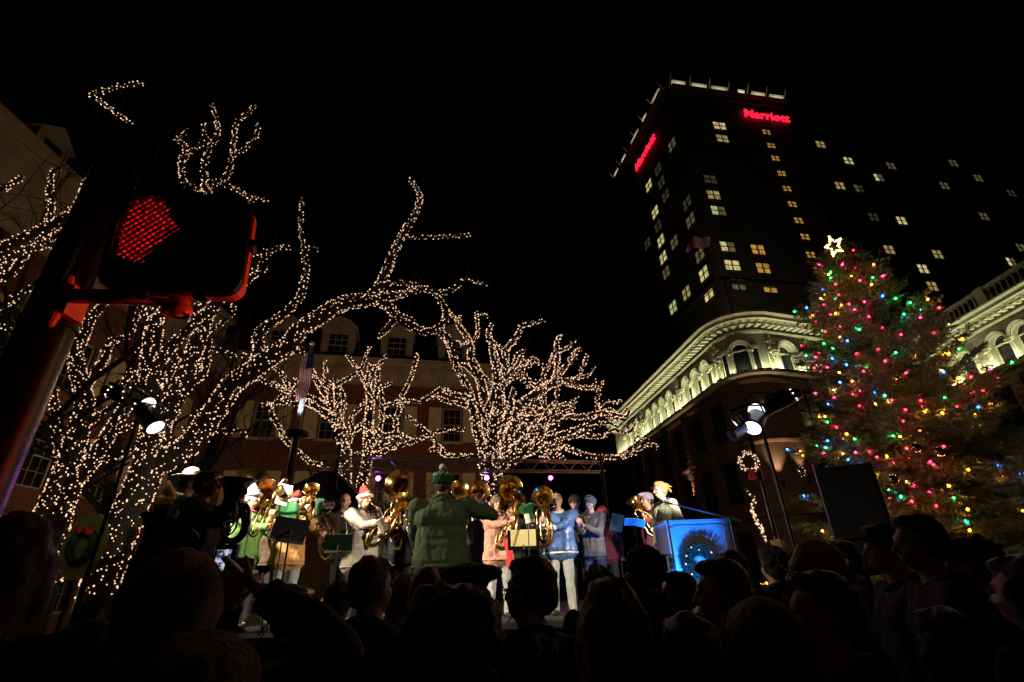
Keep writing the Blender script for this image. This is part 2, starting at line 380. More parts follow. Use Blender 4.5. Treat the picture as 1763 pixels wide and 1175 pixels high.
FL, FM, FR = segs[0], segs[-2], segs[-1]
sweep([(-.3, 16.45), (.35, 16.45), (.35, 16.6), (.95, 16.62), (.95, 16.8), (1.15, 16.95), (1.15, 17.05), (-.3, 17.1)], STONE, 'cornice', cb_)
sweep([(.003, 15.95), (.14, 15.95), (.2, 16.08), (.14, 16.15), (.003, 16.15)], STONE, 'moulding', cb_)
sweep([(-.3, 12.95), (.32, 12.95), (.42, 13.05), (.42, 13.2), (-.3, 13.22)], STONE, 'ledge', cb_)
sweep([(.003, 12.5), (.12, 12.5), (.2, 12.7), (.12, 12.8), (.003, 12.8)], TERRA, 'belt_course', cb_)
sweep([(.003, 8.7), (.16, 8.7), (.22, 8.85), (.16, 9.0), (.003, 9.0)], TERRA, 'belt_course', cb_)
sweep([(.003, 4.6), (.3, 4.6), (.4, 4.85), (.3, 5.1), (.003, 5.1)], TERRA, 'belt_course', cb_)
# modillions under the cornice
md = MB()
for fcx in segs:
    n = max(1, int(fcx.L/.5))
    for k in range(n):
        u = (k+.5)*fcx.L/n; fcx.box(md, u-.12, u+.12, 16.3, 16.447, .15, .72)
md.obj('modillions', STONE, cb_, kind='stuff')
# roof behind the cornice
rm = MB(); ring = [(float(p[0]), float(p[1]), 16.9) for p in path]; rm.add(ring+[(40, 12, 16.9), (40, 60, 16.9), (11, 60, 16.9)], [tuple(range(len(ring)+3))]); rm.obj('roof', SLATE, cb_)
# top storey: arches (fc, u, halfwidth, spring z)
Z0, ZS, Z1 = 13.22, 14.75, 16.45
arches = {i: [] for i in range(len(segs))}
for x, y in ((1081, 731), (1088, 726), (1095, 722), (1120, 714), (1131, 707), (1142, 700), (1154, 690), (1185, 666), (1200, 658), (1217, 646)):
    arches[0].append([FL.uz(x, y)[0], .55])
a0 = arches[0]
def even(idx, lst):
    u = [a0[i][0] for i in lst]; c = sum(u)/len(u); st = (u[-1]-u[0])/(len(u)-1)
    st = math.copysign(min(max(abs(st), 1.5), 1.75), st)
    for j, i in enumerate(lst): a0[i][0] = c+(j-(len(lst)-1)/2)*st; a0[i][1] = abs(st)/2-.22
even(0, [0, 1, 2]); even(0, [3, 4, 5, 6]); even(0, [7, 8, 9])
im = len(segs)-2
for x, y in ((1357, 615),): arches[im].append([FM.uz(x, y)[0], .62])
um = arches[im][0][0]
for k in (1, 2): arches[im].append([um+k*3.6, .62])
for x, y in ((1658, 611), (1717, 587), (1748, 574)): arches[im+1].append([FR.uz(x, y)[0], .55])
aR = arches[im+1]; st = 1.62
b0 = aR[1][0]
aR[2][0] = b0+st; aR.append([b0+2*st, .55]); aR[0][0] = b0-2.7
for k in range(3): aR.append([b0+2*st+2.7+k*st, .55])
for q in aR: q[1] = .6
aR += [[aR[0][0]-st, .6]]
def arch_bay(fcx, mb, u, hw, zt=Z1, th=.45):
    """wall between u-hw and u+hw with an arched hole from Z0"""
    N = 10; pts = [(u+hw*math.cos(a), ZS+hw*math.sin(a)) for a in np.linspace(math.pi, 0, N+1)]
    for i in range(N):
        (a, za), (b, zb) = pts[i], pts[i+1]
        mb.add([fcx.p(a, za), fcx.p(b, zb), fcx.p(b, zt), fcx.p(a, zt)], [(0, 1, 2, 3)])
        mb.add([fcx.p(a, za), fcx.p(b, zb), fcx.p(b, zb, -th), fcx.p(a, za, -th)], [(0, 1, 2, 3)])
    for x in (u-hw, u+hw): mb.add([fcx.p(x, Z0), fcx.p(x, ZS), fcx.p(x, ZS, -th), fcx.p(x, Z0, -th)], [(0, 1, 2, 3)])
def arch_window(fcx, u, hw, parent):
    # archivolts (three stepped rings), capitals, sash, pane
    ar = MB()
    for rr, dd, tt in ((hw+.04, .06, .05), (hw+.13, .12, .055), (hw+.21, .17, .05)):
        ar.tube([fcx.p(u+rr*math.cos(a), ZS+rr*math.sin(a), dd-.04) for a in np.linspace(math.pi, 0, 13)], tt, 6)
    w_ = ar.obj('arch_window', STONE, parent, smooth=True)
    s_ = MB()
    s_.tube([fcx.p(u+(hw-.03)*math.cos(a), ZS+(hw-.03)*math.sin(a), -.3) for a in np.linspace(math.pi, 0, 11)], .035, 5)
    for x in (u-hw+.04, u+hw-.04): fcx.box(s_, x-.035, x+.035, Z0, ZS, -.33, -.26)
    fcx.box(s_, u-hw, u+hw, ZS-.05, ZS+.04, -.33, -.25); fcx.box(s_, u-hw, u+hw, Z0, Z0+.07, -.33, -.25)
    s_.obj('sash', WHITEP if False else STONE, w_)
    p_ = MB(); p_.add([fcx.p(u-hw, Z0, -.36), fcx.p(u+hw, Z0, -.36)]+[fcx.p(u+hw*math.cos(a), ZS+hw*math.sin(a), -.36) for a in np.linspace(0, math.pi, 11)], [tuple(range(13))]); p_.obj('pane', GLASSD, w_)
def capital(fcx, u, parent, w=.2):
    m_ = MB(); fcx.box(m_, u-w*.6, u+w*.6, Z0, ZS-.3, .005, .09)
    fcx.box(m_, u-w*1.25, u+w*1.25, ZS-.08, ZS+.03, .005, .24); fcx.box(m_, u-w, u+w, ZS-.2, ZS-.08, .005, .17)
    for k in (-1, 0, 1): m_.ell(fcx.p(u+k*w*.75, ZS-.2, .17), (.07, .07, .1), 6, 4)
    m_.obj('capital', STONE, parent)
def cartouche(fcx, u, parent):
    m_ = MB(); fcx.box(m_, u-.42, u-.36, Z0, 16.0, .003, .06); fcx.box(m_, u+.36, u+.42, Z0, 16.0, .003, .06)
    for z, r in ((15.55, .17), (15.1, .2), (14.8, .13), (14.55, .17), (14.3, .1)):
        q = [fcx.p(u+r*math.cos(a), z+r*math.sin(a), .12) for a in np.linspace(0, 2*math.pi, 10, endpoint=False)]
        m_.tube(q, .05, 6, closed=True)
    for sgn in (-1, 1):
        for z in (15.35, 14.9, 14.6): m_.ell(fcx.p(u+sgn*.24, z, .12), (.09, .09, .12), 7, 5)
    m_.cap(fcx.p(u, 15.9, .12), .07, fcx.p(u, 13.9, .05), .03, 6); m_.obj('ornament', STONE, parent, smooth=True)
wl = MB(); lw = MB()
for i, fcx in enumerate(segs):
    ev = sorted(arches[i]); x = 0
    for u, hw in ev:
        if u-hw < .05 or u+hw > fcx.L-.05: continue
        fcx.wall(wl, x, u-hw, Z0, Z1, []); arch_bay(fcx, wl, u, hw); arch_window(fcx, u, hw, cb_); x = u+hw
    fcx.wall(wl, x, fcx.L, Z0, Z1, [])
# corner bay: one wide arched window and two narrow flat ones set on the curve's facets
for i, kind in ((2, 'n'), (4, 'w'), (7, 'n')):
    fcx = segs[i]; u = fcx.L/2
    if kind == 'n':
        m_ = MB()
        for (a, b, c_, d_) in ((u-.36, u-.28, Z0, ZS+.1), (u+.28, u+.36, Z0, ZS+.1), (u-.4, u+.4, ZS+.1, ZS+.3)): fcx.box(m_, a, b, c_, d_, -.05, .12)
        wn = m_.obj('side_light', STONE, cb_); q = MB(); fcx.box(q, u-.28, u+.28, Z0, ZS+.1, .002, .03); q.obj('pane', GLASSD, wn)
CF = Facade(path[4], path[7], ndir[5]); uc = CF.L/2
for rr, dd in ((.50, .16), (.60, .21), (.70, .25)):
    m_ = MB(); m_.tube([CF.p(uc+rr*math.cos(a), ZS+rr*math.sin(a), dd) for a in np.linspace(math.pi, 0, 15)], .06, 6); m_.obj('archivolt', STONE, cb_, smooth=True)
q = MB(); q.add([CF.p(uc-.48, Z0, .13), CF.p(uc+.48, Z0, .13)]+[CF.p(uc+.48*math.cos(a), ZS+.48*math.sin(a), .13) for a in np.linspace(0, math.pi, 13)], [tuple(range(15))]); q.obj('pane', GLASSD, cb_)
q = MB(); CF.box(q, uc-.48, uc+.48, ZS-.05, ZS+.04, .14, .2)
for x in (uc-.6, uc+.6): CF.box(q, x-.1, x+.1, Z0, ZS, .0, .24); CF.box(q, x-.17, x+.17, ZS-.15, ZS, .0, .3)
q.obj('surround', STONE, cb_)
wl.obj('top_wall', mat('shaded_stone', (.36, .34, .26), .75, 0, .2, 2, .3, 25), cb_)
for x, y in ((1105, 711), (1170, 670)): cartouche(FL, FL.uz(x, y)[0], cb_)
cartouche(segs[1], segs[1].L*.3, cb_); cartouche(FM, FM.uz(1328, 605)[0], cb_)
cartouche(FM, um+1.8, cb_); cartouche(FM, um+5.4, cb_)
a_ = sorted(arches[0]); 
for i in range(len(a_)-1):
    if a_[i+1][0]-a_[i][0] < 2.0: capital(FL, (a_[i][0]+a_[i+1][0])/2, cb_)
    else: capital(FL, a_[i][0]+a_[i][1]+.25, cb_); capital(FL, a_[i+1][0]-a_[i+1][1]-.25, cb_)
capital(FL, a_[0][0]-a_[0][1]-.25, cb_); capital(FL, a_[-1][0]+a_[-1][1]+.25, cb_)
a_ = sorted(arches[im+1])
for i in range(len(a_)-1):
    if a_[i+1][0]-a_[i][0] < 2.0: capital(FR, (a_[i][0]+a_[i+1][0])/2, cb_)
    else: capital(FR, a_[i][0]+a_[i][1]+.25, cb_); capital(FR, a_[i+1][0]-a_[i+1][1]-.25, cb_)
for s_ in (-1, 1): capital(FM, um+s_*1.1, cb_)
# balustrade on the wing
bl = MB(); FR.box(bl, 1.0, FR.L, 18.35, 18.55, -.15, .25); FR.box(bl, 1.0, FR.L, 17.1, 17.3, -.15, .25)
for k in range(5):
    u = 1.0+k*4.3; FR.box(bl, u-.35, u+.35, 17.1, 18.6, -.2, .32)
ba = bl.obj('balustrade', PALE, cb_)
n = int((FR.L-1)/.42)
bal = MB()
bal.lathe([(.06, 0), (.11, .2), (.12, .35), (.05, .7), (.06, .9), (.09, 1.05)], (0, 0, 0), (0, 0, 1), 7); bme = bal.mesh('baluster', PALE, True)
for k in range(n):
    P = FR.p(1.2+k*.42, 17.3, .05); link('baluster', bme, ba, loc=P)
# lower storeys
def lower(fcx, cols, hw):
    hs = []
    for u in cols:
        for a, b in ((.4, 4.0), (5.6, 8.2), (9.5, 12.1)): hs.append((u-hw, u+hw, a, b))
    return hs
lw = MB(); wins = []
for i, fcx in enumerate(segs):
    if i == 0: cl = [2.2+3.05*k for k in range(7)]; hw = .95
    elif i == im: cl = [2.6+3.6*k for k in range(4)]; hw = 1.05
    elif i == im+1: cl = [3+3.4*k for k in range(6)]; hw = 1.05
    else: cl = []; hw = 0
    hs = lower(fcx, cl, hw); fcx.wall(lw, 0, fcx.L, 0, 13.0, hs, .35)
    for h in hs: wins.append((fcx, h))
    # rusticated piers between the windows
    if cl:
        us = [(cl[k]+cl[k+1])/2 for k in range(len(cl)-1)]+[cl[-1]+(cl[-1]-cl[-2])/2]
        us = [u for u in us if u < fcx.L-.2]
        for u in us:
            pr = MB(); fcx.box(pr, u-.28, u+.28, 5.1, 12.5, .003, .1); po = pr.obj('pier', TERRA, cb_)
            bk = MB(); fcx.box(bk, u-.34, u+.34, 0, .26, .1, .22); V = bk.v
            me = bk.mesh('block', TERRA)
            for k in range(18):
                link('block', me, po, loc=(0, 0, 5.2+k*.4))
lw.obj('wall', DARKB, cb_)
FRM = mat('dark_window_frame', (.05, .035, .025), .5)
for fcx, (a, b, c_, d_) in wins: sash(fcx, cb_, a, b, c_, d_, 2, 2, -.2, .09, FRM)
awn = MB(); FM.box(awn, .5, 8, 4.0, 4.5, .1, 1.3); awn.obj('canopy', FRM, cb_)
# floodlights: strips on the ledge below the arcade, really lit
STRIP = emat('flood_strip', (1, .93, .66), 12, True)
FLC = (1, 1, .58)
def area(name, P, tgt, sx, sy, e, col):
    l = bpy.data.lights.new(name, 'AREA'); l.shape = 'RECTANGLE'; l.size = sx; l.size_y = sy; l.energy = e; l.color = col
    o = bpy.data.objects.new(name, l); COL.objects.link(o); o.location = P; return o
def strip(fcx, u0, u1, z, d, e, dn=-.35, aim=(0, 1)):
    # a real linear lamp housing with an area light on top, shining up the wall
    mb = MB(); fcx.box(mb, u0, u1, z, z+.08, d-.06, d+.06); mb.obj('flood_housing', BLACK, cb_)
    P = Vector(fcx.p((u0+u1)/2, z+.1, d)); l = area('flood_light', P, None, u1-u0, .08, e, FLC)
    zdir = -Vector(tuple(fcx.n*dn))-Vector((0, 0, 1)); zdir.normalize(); xdir = Vector(tuple(fcx.t)); ydir = zdir.cross(xdir).normalized()
    l.matrix_world = Matrix(((xdir[0], ydir[0], zdir[0], P[0]), (xdir[1], ydir[1], zdir[1], P[1]), (xdir[2], ydir[2], zdir[2], P[2]), (0, 0, 0, 1)))
for k in range(4): strip(FL, k*5.5+.2, k*5.5+5.3, 13.22, .36, 125)
for i in (2, 4, 6, 8):
    strip(segs[i-1] if i < 8 else segs[7], 0.02, segs[i-1].L if i < 8 else segs[7].L, 13.22, .36, 9)
for i in (1, 3, 5, 7, 8): strip(segs[i], 0.02, segs[i].L-.02, 13.22, .36, 8) if i not in (1, 3, 5, 7) else None
for k in range(3): strip(FM, k*5.2+.1, k*5.2+5.0, 13.22, .36, 110)
for k in range(4): strip(FR, k*5.4+.3, k*5.4+5.4, 13.22, .36, 110)
# wall sconces washing up the piers
for x, y, e in ((1196, 842, 420), (1285, 838, 600), (1378, 800, 300), (1135, 860, 250)):
    fcx = FL if x < 1230 else FM
    if x == 1285: fcx = segs[6]
    u, z = fcx.uz(x, y); z = min(max(z, 5.15), 6.5)
    u = min(max(u, .2), fcx.L-.2)
    m_ = MB(); m_.lathe([(.02, -.35), (.1, -.05), (.13, .1), (.12, .12)], fcx.p(u, z, .34), (0, 0, 1), 10); fcx.box(m_, u-.04, u+.04, z-.2, z-.1, .1, .34)
    so = m_.obj('sconce', BLACK, cb_)
    spot('sconce_light', fcx.p(u, z+.14, .36), fcx.p(u, z+3, .22), e, (1, .62, .36), 60, .8, .04)

# ---- hotel tower ----
TW = mat('tower_wall', (.10, .085, .06), .85, 0, .3, .3, .2, 4)
tw = thing('hotel_tower', 'tall dark hotel tower with red rooftop lettering and scattered lit windows', 'building', (27.75, 55.4, 0))
C0 = (23.3, 76); C1 = (27.75, 55.37); C2 = (48.9, 59.3)
TL = Facade(C0, C1, (-1, 0)); TF = Facade(C1, C2, (0, -1))
t_ = MB(); TL.wall(t_, 0, TL.L, 0, 75, []); TF.wall(t_, 0, TF.L, 0, 75, [])
WG0 = (C2[0]-.6, C2[1]+3.5); WG1 = (WG0[0]+60*TF.t[0], WG0[1]+60*TF.t[1]); TWG = Facade(WG0, WG1, (0, -1))
TWG.wall(t_, 0, 60, 0, 71, []); RS = Facade(C2, WG0, (1, 0)); RS.wall(t_, 0, RS.L, 0, 75, [])
t_.obj('wall', TW, tw)
gr = MB()
for fcx, n_ in ((TL, 7), (TF, 6)):
    for k in range(n_+1): fcx.box(gr, k*fcx.L/n_-.2, k*fcx.L/n_+.2, 18, 74.6, .003, .03)
    fcx.box(gr, 0, fcx.L, 74.2, 74.9, .26, .6); fcx.box(gr, 0, fcx.L, 36.5, 37.1, .26, .5)
gr.obj('pilaster_strips', TW, tw)
FRMT = mat('tower_window_frame', (.02, .02, .02), .5)
def winmat(name, col, s):
    m = emat(name, col, s, False); N = m.node_tree; b = N.nodes['Principled BSDF']; tc = N.nodes.new('ShaderNodeTexCoord'); mp = N.nodes.new('ShaderNodeMapping'); mp.inputs['Scale'].default_value = (3.5, 3.5, .5)
    n = N.nodes.new('ShaderNodeTexNoise'); n.inputs['Scale'].default_value = 1.6; n.inputs['Detail'].default_value = 3
    N.links.new(tc.outputs['Object'], mp.inputs[0]); N.links.new(mp.outputs[0], n.inputs[0])
    r = N.nodes.new('ShaderNodeMapRange'); r.inputs[1].default_value = .32; r.inputs[2].default_value = .68; r.inputs[3].default_value = s*.35; r.inputs[4].default_value = s*1.5
    N.links.new(n.outputs['Fac'], r.inputs[0]); N.links.new(r.outputs[0], b.inputs['Emission Strength']); return m
WY = {'b': winmat('curtain_bright', (1, .82, .34), .6), 'y': winmat('curtain_yellow', (1, .74, .26), .3), 'd': winmat('curtain_dim', (1, .75, .35), .10),
      'o': winmat('stair_orange', (1, .52, .10), .42), 'g': winmat('curtain_green', (.75, 1, .4), .42), 'v': winmat('curtain_faint', (1, .8, .5), .035)}
def twin(fcx, x, y, k, hw=.95, hh=.9, half=0):
    u, z = fcx.uz(x, y)
    if not (-1 < u < fcx.L+1): return
    m_ = MB()
    for a in (u-hw, u-.06, u+hw-.08): fcx.box(m_, a, a+.12, z-hh, z+hh, .05, .2)
    for b in (z-hh, z-.03, z+hh-.06): fcx.box(m_, u-hw, u+hw, b, b+.08, .05, .18)
    wn = m_.obj('window', FRMT, tw)
    if half >= 0: q = MB(); fcx.box(q, u-hw+.12, u-.06, z-hh+.05, z+hh-.05, .03, .07); q.obj('pane', WY[k], wn)
    kk = k if half <= 0 else {'b': 'd', 'y': 'd', 'd': 'v', 'g': 'd', 'o': 'o', 'v': 'v'}[k]
    q = MB(); fcx.box(q, u+.06, u+hw-.12, z-hh+.05, z+hh-.05, .03, .07); q.obj('pane', WY[kk], wn)
for q in ((1238,218,'b'),(1243,240,'y'),(1222,310,'v'),(1228,337,'y'),(1236,364,'g'),(1252,426,'b'),(1260,458,'b'),(1270,491,'d'),(1304,431,'o'),(1313,463,'o'),(1324,496,'o'),
          (1319,229,'o'),(1327,252,'o'),(1334,274,'o'),(1345,300,'o'),(1354,326,'o'),(1363,353,'o'),(1374,381,'o'),(1385,409,'o'),(1395,440,'o'),(1408,467,'o')):
    if q[2] == 'o' and q[1] != 431 and q[0] not in (1313, 1324): twin(TF, *q, hw=.85, hh=.62)
    else: twin(TF, *q, hw=1.25 if q[2] in 'bg' else 1.15, half=1 if q[0] in (1236, 1252) else 0)
for q in ((1158,250,'d'),(1118,320,'b'),(1134,292,'v'),(1140,315,'v'),(1147,338,'v'),(1129,366,'b'),(1184,350,'v'),(1190,380,'d'),(1134,390,'v'),(1139,415,'b'),(1162,418,'d'),(1143,444,'b'),(1148,470,'d'),(1116,420,'v'),(1206,440,'d'),(1213,472,'b'),(1221,506,'b'),(1183,505,'y'),(1160,530,'g')):
    twin(TL, *q, hw=1.15, hh=1.0)
for q in ((1412,250,'y'),(1460,278,'b'),(1512,307,'b'),(1445,321,'y'),(1478,326,'d'),(1533,287,'d'),(1551,381,'b'),(1530,431,'y'),(1613,439,'y'),(1588,464,'b'),(1604,494,'y'),(1740,452,'b'),(1625,321,'d'),(1640,282,'d'),(1683,308,'d'),(1740,334,'v'),(1693,374,'d'),(1757,428,'d'),(1503,375,'v')):
    twin(TWG, *q, hw=1.05, half=1 if q[0] in (1512, 1740, 1478) else 0)
# crown: slanted screens with strip lamps behind the parapet
CRN = mat('crown_screen', (.5, .48, .4), .6, 0, .1, 1); 
def crown(fcx, spans, e):
    for a, b in spans:
        u0_, u1_ = a*fcx.L, b*fcx.L
        m_ = MB(); m_.add([fcx.p(u0_, 75.3, .9), fcx.p(u1_, 75.3, .9), fcx.p(u1_, 76.3, 1.3), fcx.p(u0_, 76.3, 1.3), fcx.p(u0_, 75.3, .7), fcx.p(u1_, 75.3, .7), fcx.p(u1_, 76.3, 1.15), fcx.p(u0_, 76.3, 1.15)], [(0,1,2,3),(4,7,6,5),(0,3,7,4),(1,5,6,2),(3,2,6,7),(0,4,5,1)])
        o = m_.obj('crown_screen', CRN, tw)
        h = MB(); fcx.box(h, u0_+.2, u1_-.2, 75.02, 75.12, 1.0, 1.2); h.obj('lamp', emat('crown_lamp', (1, .93, .66), 1.6), o)
        P = Vector(fcx.p((u0_+u1_)/2, 75.16, 1.1)); l = area('crown_light', P, None, u1_-u0_-.5, .15, e*.55, (1, .93, .66)); l.rotation_euler = (math.pi, 0, math.atan2(fcx.t[1], fcx.t[0]))
crown(TF, ((.01, .13), (.18, .31), (.35, .49), (.58, .64), (.7, .82), (.86, .99)), 75)
crown(TL, ((.02, .12), (.2, .3), (.42, .58), (.66, .74), (.84, .98)), 75)
bk_ = MB()
for fcx in (TL, TF):
    for k in range(7):
        u = k*fcx.L/6; bk_.tube([fcx.p(u, 75, .3), fcx.p(u, 77.2, 1.9)], .09, 5)
    fcx.box(bk_, 0, fcx.L, 74.9, 75.0, -.3, 1.6)
bk_.obj('brackets', TW, tw)
def text(s, fcx, x0, y0, x1, y1, size, depth, m, parent, name, shear=0):
    cu = bpy.data.curves.new(name, 'FONT'); cu.body = s; cu.size = size; cu.extrude = depth; cu.offset = size*.012; cu.shear = shear; cu.align_x = 'LEFT'; cu.resolution_u = 3
    o = bpy.data.objects.new('t', cu); COL.objects.link(o); dg = bpy.context.evaluated_depsgraph_get(); me = bpy.data.meshes.new_from_object(o.evaluated_get(dg)); bpy.data.objects.remove(o)
    me.name = name; me.materials.clear(); me.materials.append(m); u, z = fcx.uz(x0, y0); ua, _ = fcx.uz(x1, y1); W = max(v.co.x for v in me.vertices); k = abs(ua-u)/W
    s_ = fcx.t; P = fcx.p(u, z, .45); n_ = fcx.n; V = []
    for v in me.vertices: V.append(P+fcx.t*v.co.x*k+np.array([0, 0, v.co.y*k])+n_*v.co.z)
    me.vertices.foreach_set('co', np.array(V).ravel()); me.update(); return link(name, me, parent)
REDL = emat('red_letter_glow', (1, .012, .045), 1.7)
rsg = text('Marriott', TF, 1279, 204, 1358, 214, 3, .12, REDL, tw, 'sign_letters', .12)
rsg = text('Marriott', TL, 1099, 297, 1130, 231, 3, .12, REDL, tw, 'sign_letters', .12)
# flag on the corner of the store roof
def flagmesh(name, corner, du, dv, nu=16, nv=13, amp=.1, kind=0):
    pass
# ================= TREES WITH LIGHT STRINGS =================
# each limb: (list of photo points, start width, end width[, lit]) measured on the photograph; depth grows from the limb it leaves
def lit_tree(label, slabel, Y, base, limbs, spacing=.095, spread=.9, twigs=0, bulb_r=.017, seed=1, zlit=0):
    rd = random.Random(seed); P0_ = atZ(base[0], base[1], 0) if False else atY(base[0], base[1], Y)
    gx = P0_[0]; tr = thing('bare_tree', label, 'tree', (gx, Y, 0))
    known = []                       # (px,py,Ydepth,width)
    segs_ = []
    for li, L in enumerate(limbs):
        pts, w0, w1 = L[0], L[1], L[2]; lit = L[3] if len(L) > 3 else 1
        if known:
            k = min(known, key=lambda q: (q[0]-pts[0][0])**2+(q[1]-pts[0][1])**2); y0 = k[2]
            if (k[0]-pts[0][0])**2+(k[1]-pts[0][1])**2 < 900: pts = [(k[0], k[1])]+list(pts)
        else: y0 = Y
        ln = sum(math.dist(pts[i], pts[i+1]) for i in range(len(pts)-1))*Y/840
        dy = rd.uniform(-1, 1)*spread*min(1, ln/4) if li else 0
        pc = cat([np.array([p[0], p[1]]) for p in pts], 5); n = len(pc)
        W = interp([w0, (w0+w1)/2 if w1 > 6 or w0 < 14 else w0*.62, w1], n); P3 = []; R3 = []
        for i, q in enumerate(pc):
            yd = y0+dy*(i/(n-1))**1.2; p = atY(q[0], q[1], yd); P3.append(p); R3.append(max(.006, W[i]*pxscale(p)/2*.9)); known.append((q[0], q[1], yd, W[i]))
        segs_.append((P3, R3, lit))
    # trunk continues to the ground
    P3, R3, _ = segs_[0]
    if P3[0][2] > 0: segs_.insert(0, ([np.array([gx, Y, -.02]), P3[0]], [R3[0]*1.25, R3[0]], 0))
    tk = MB(); tk.tube(segs_[0][0], segs_[0][1], 12)
    tk.tube(segs_[1][0], segs_[1][1], 12); tk.obj('trunk', BARK, tr, smooth=True)
    br = MB()
    for P3, R3, _ in segs_[2:]: br.tube(P3, R3, 7)
    # fine unlit twigs
    for P3, R3, lit in segs_[2:]:
        for _i in range(max(1, int(len(P3)*twigs))):
            i = rd.randrange(len(P3)//2, len(P3)); a = P3[i]; d = nrm(P3[i]-P3[i-1]+np.array([rd.gauss(0, .6), rd.gauss(0, .6), rd.gauss(.3, .5)])*1.0); q = [a]
            for s in range(4): d = nrm(d+np.array([rd.gauss(0, .25), rd.gauss(0, .25), rd.gauss(.08, .2)])); q.append(q[-1]+d*.28)
            br.tube(q, [.012, .009, .007, .005, .003], 4)
    br.obj('limbs', BARK, tr, smooth=True)
    # bulbs wound round every limb
    pts = []; wires = MB()
    for P3, R3, lit in segs_:
        if not lit: continue
        s = 0; ang = rd.random()*6; wp = []
        for i in range(len(P3)-1):
            a, b = P3[i], P3[i+1]; d = b-a; L_ = np.linalg.norm(d); t = d/(L_+1e-9); x = nrm(np.cross(t, (0.3, 1, .2))); y = np.cross(t, x); pos = 0
            while True:
                r = R3[i]+(R3[i+1]-R3[i])*(pos/(L_+1e-9)); rate = max(1.15/spacing, 2*math.pi*(r+.01)/(spacing*spacing)); stp = rd.uniform(.55, 1.45)/rate
                if s > 0: stp_ = s; s = 0
                else: stp_ = stp
                if pos+stp_ > L_: s = pos+stp_-L_; break
                pos += stp_; ang += rd.uniform(.8, 5.4)
                o = r+.018+rd.uniform(0, .012)
                q = a+t*pos+(x*math.cos(ang)+y*math.sin(ang))*o
                if q[2] < zlit: continue
                pts.append(q); wp.append(q-(x*math.cos(ang)+y*math.sin(ang))*.012)
        if len(wp) > 2: wires.tube(wp, .004, 3, caps=False)
    st = thing('string_lights', slabel, 'string lights', (gx, Y, 1.0), 'warm string lights wound round the bare trees')
    bulbs_obj('bulbs', pts, bulb_r, BULB, st, kind='stuff'); wires.obj('wire', WIRE, st, kind='stuff')
    return len(pts)
NB = 0
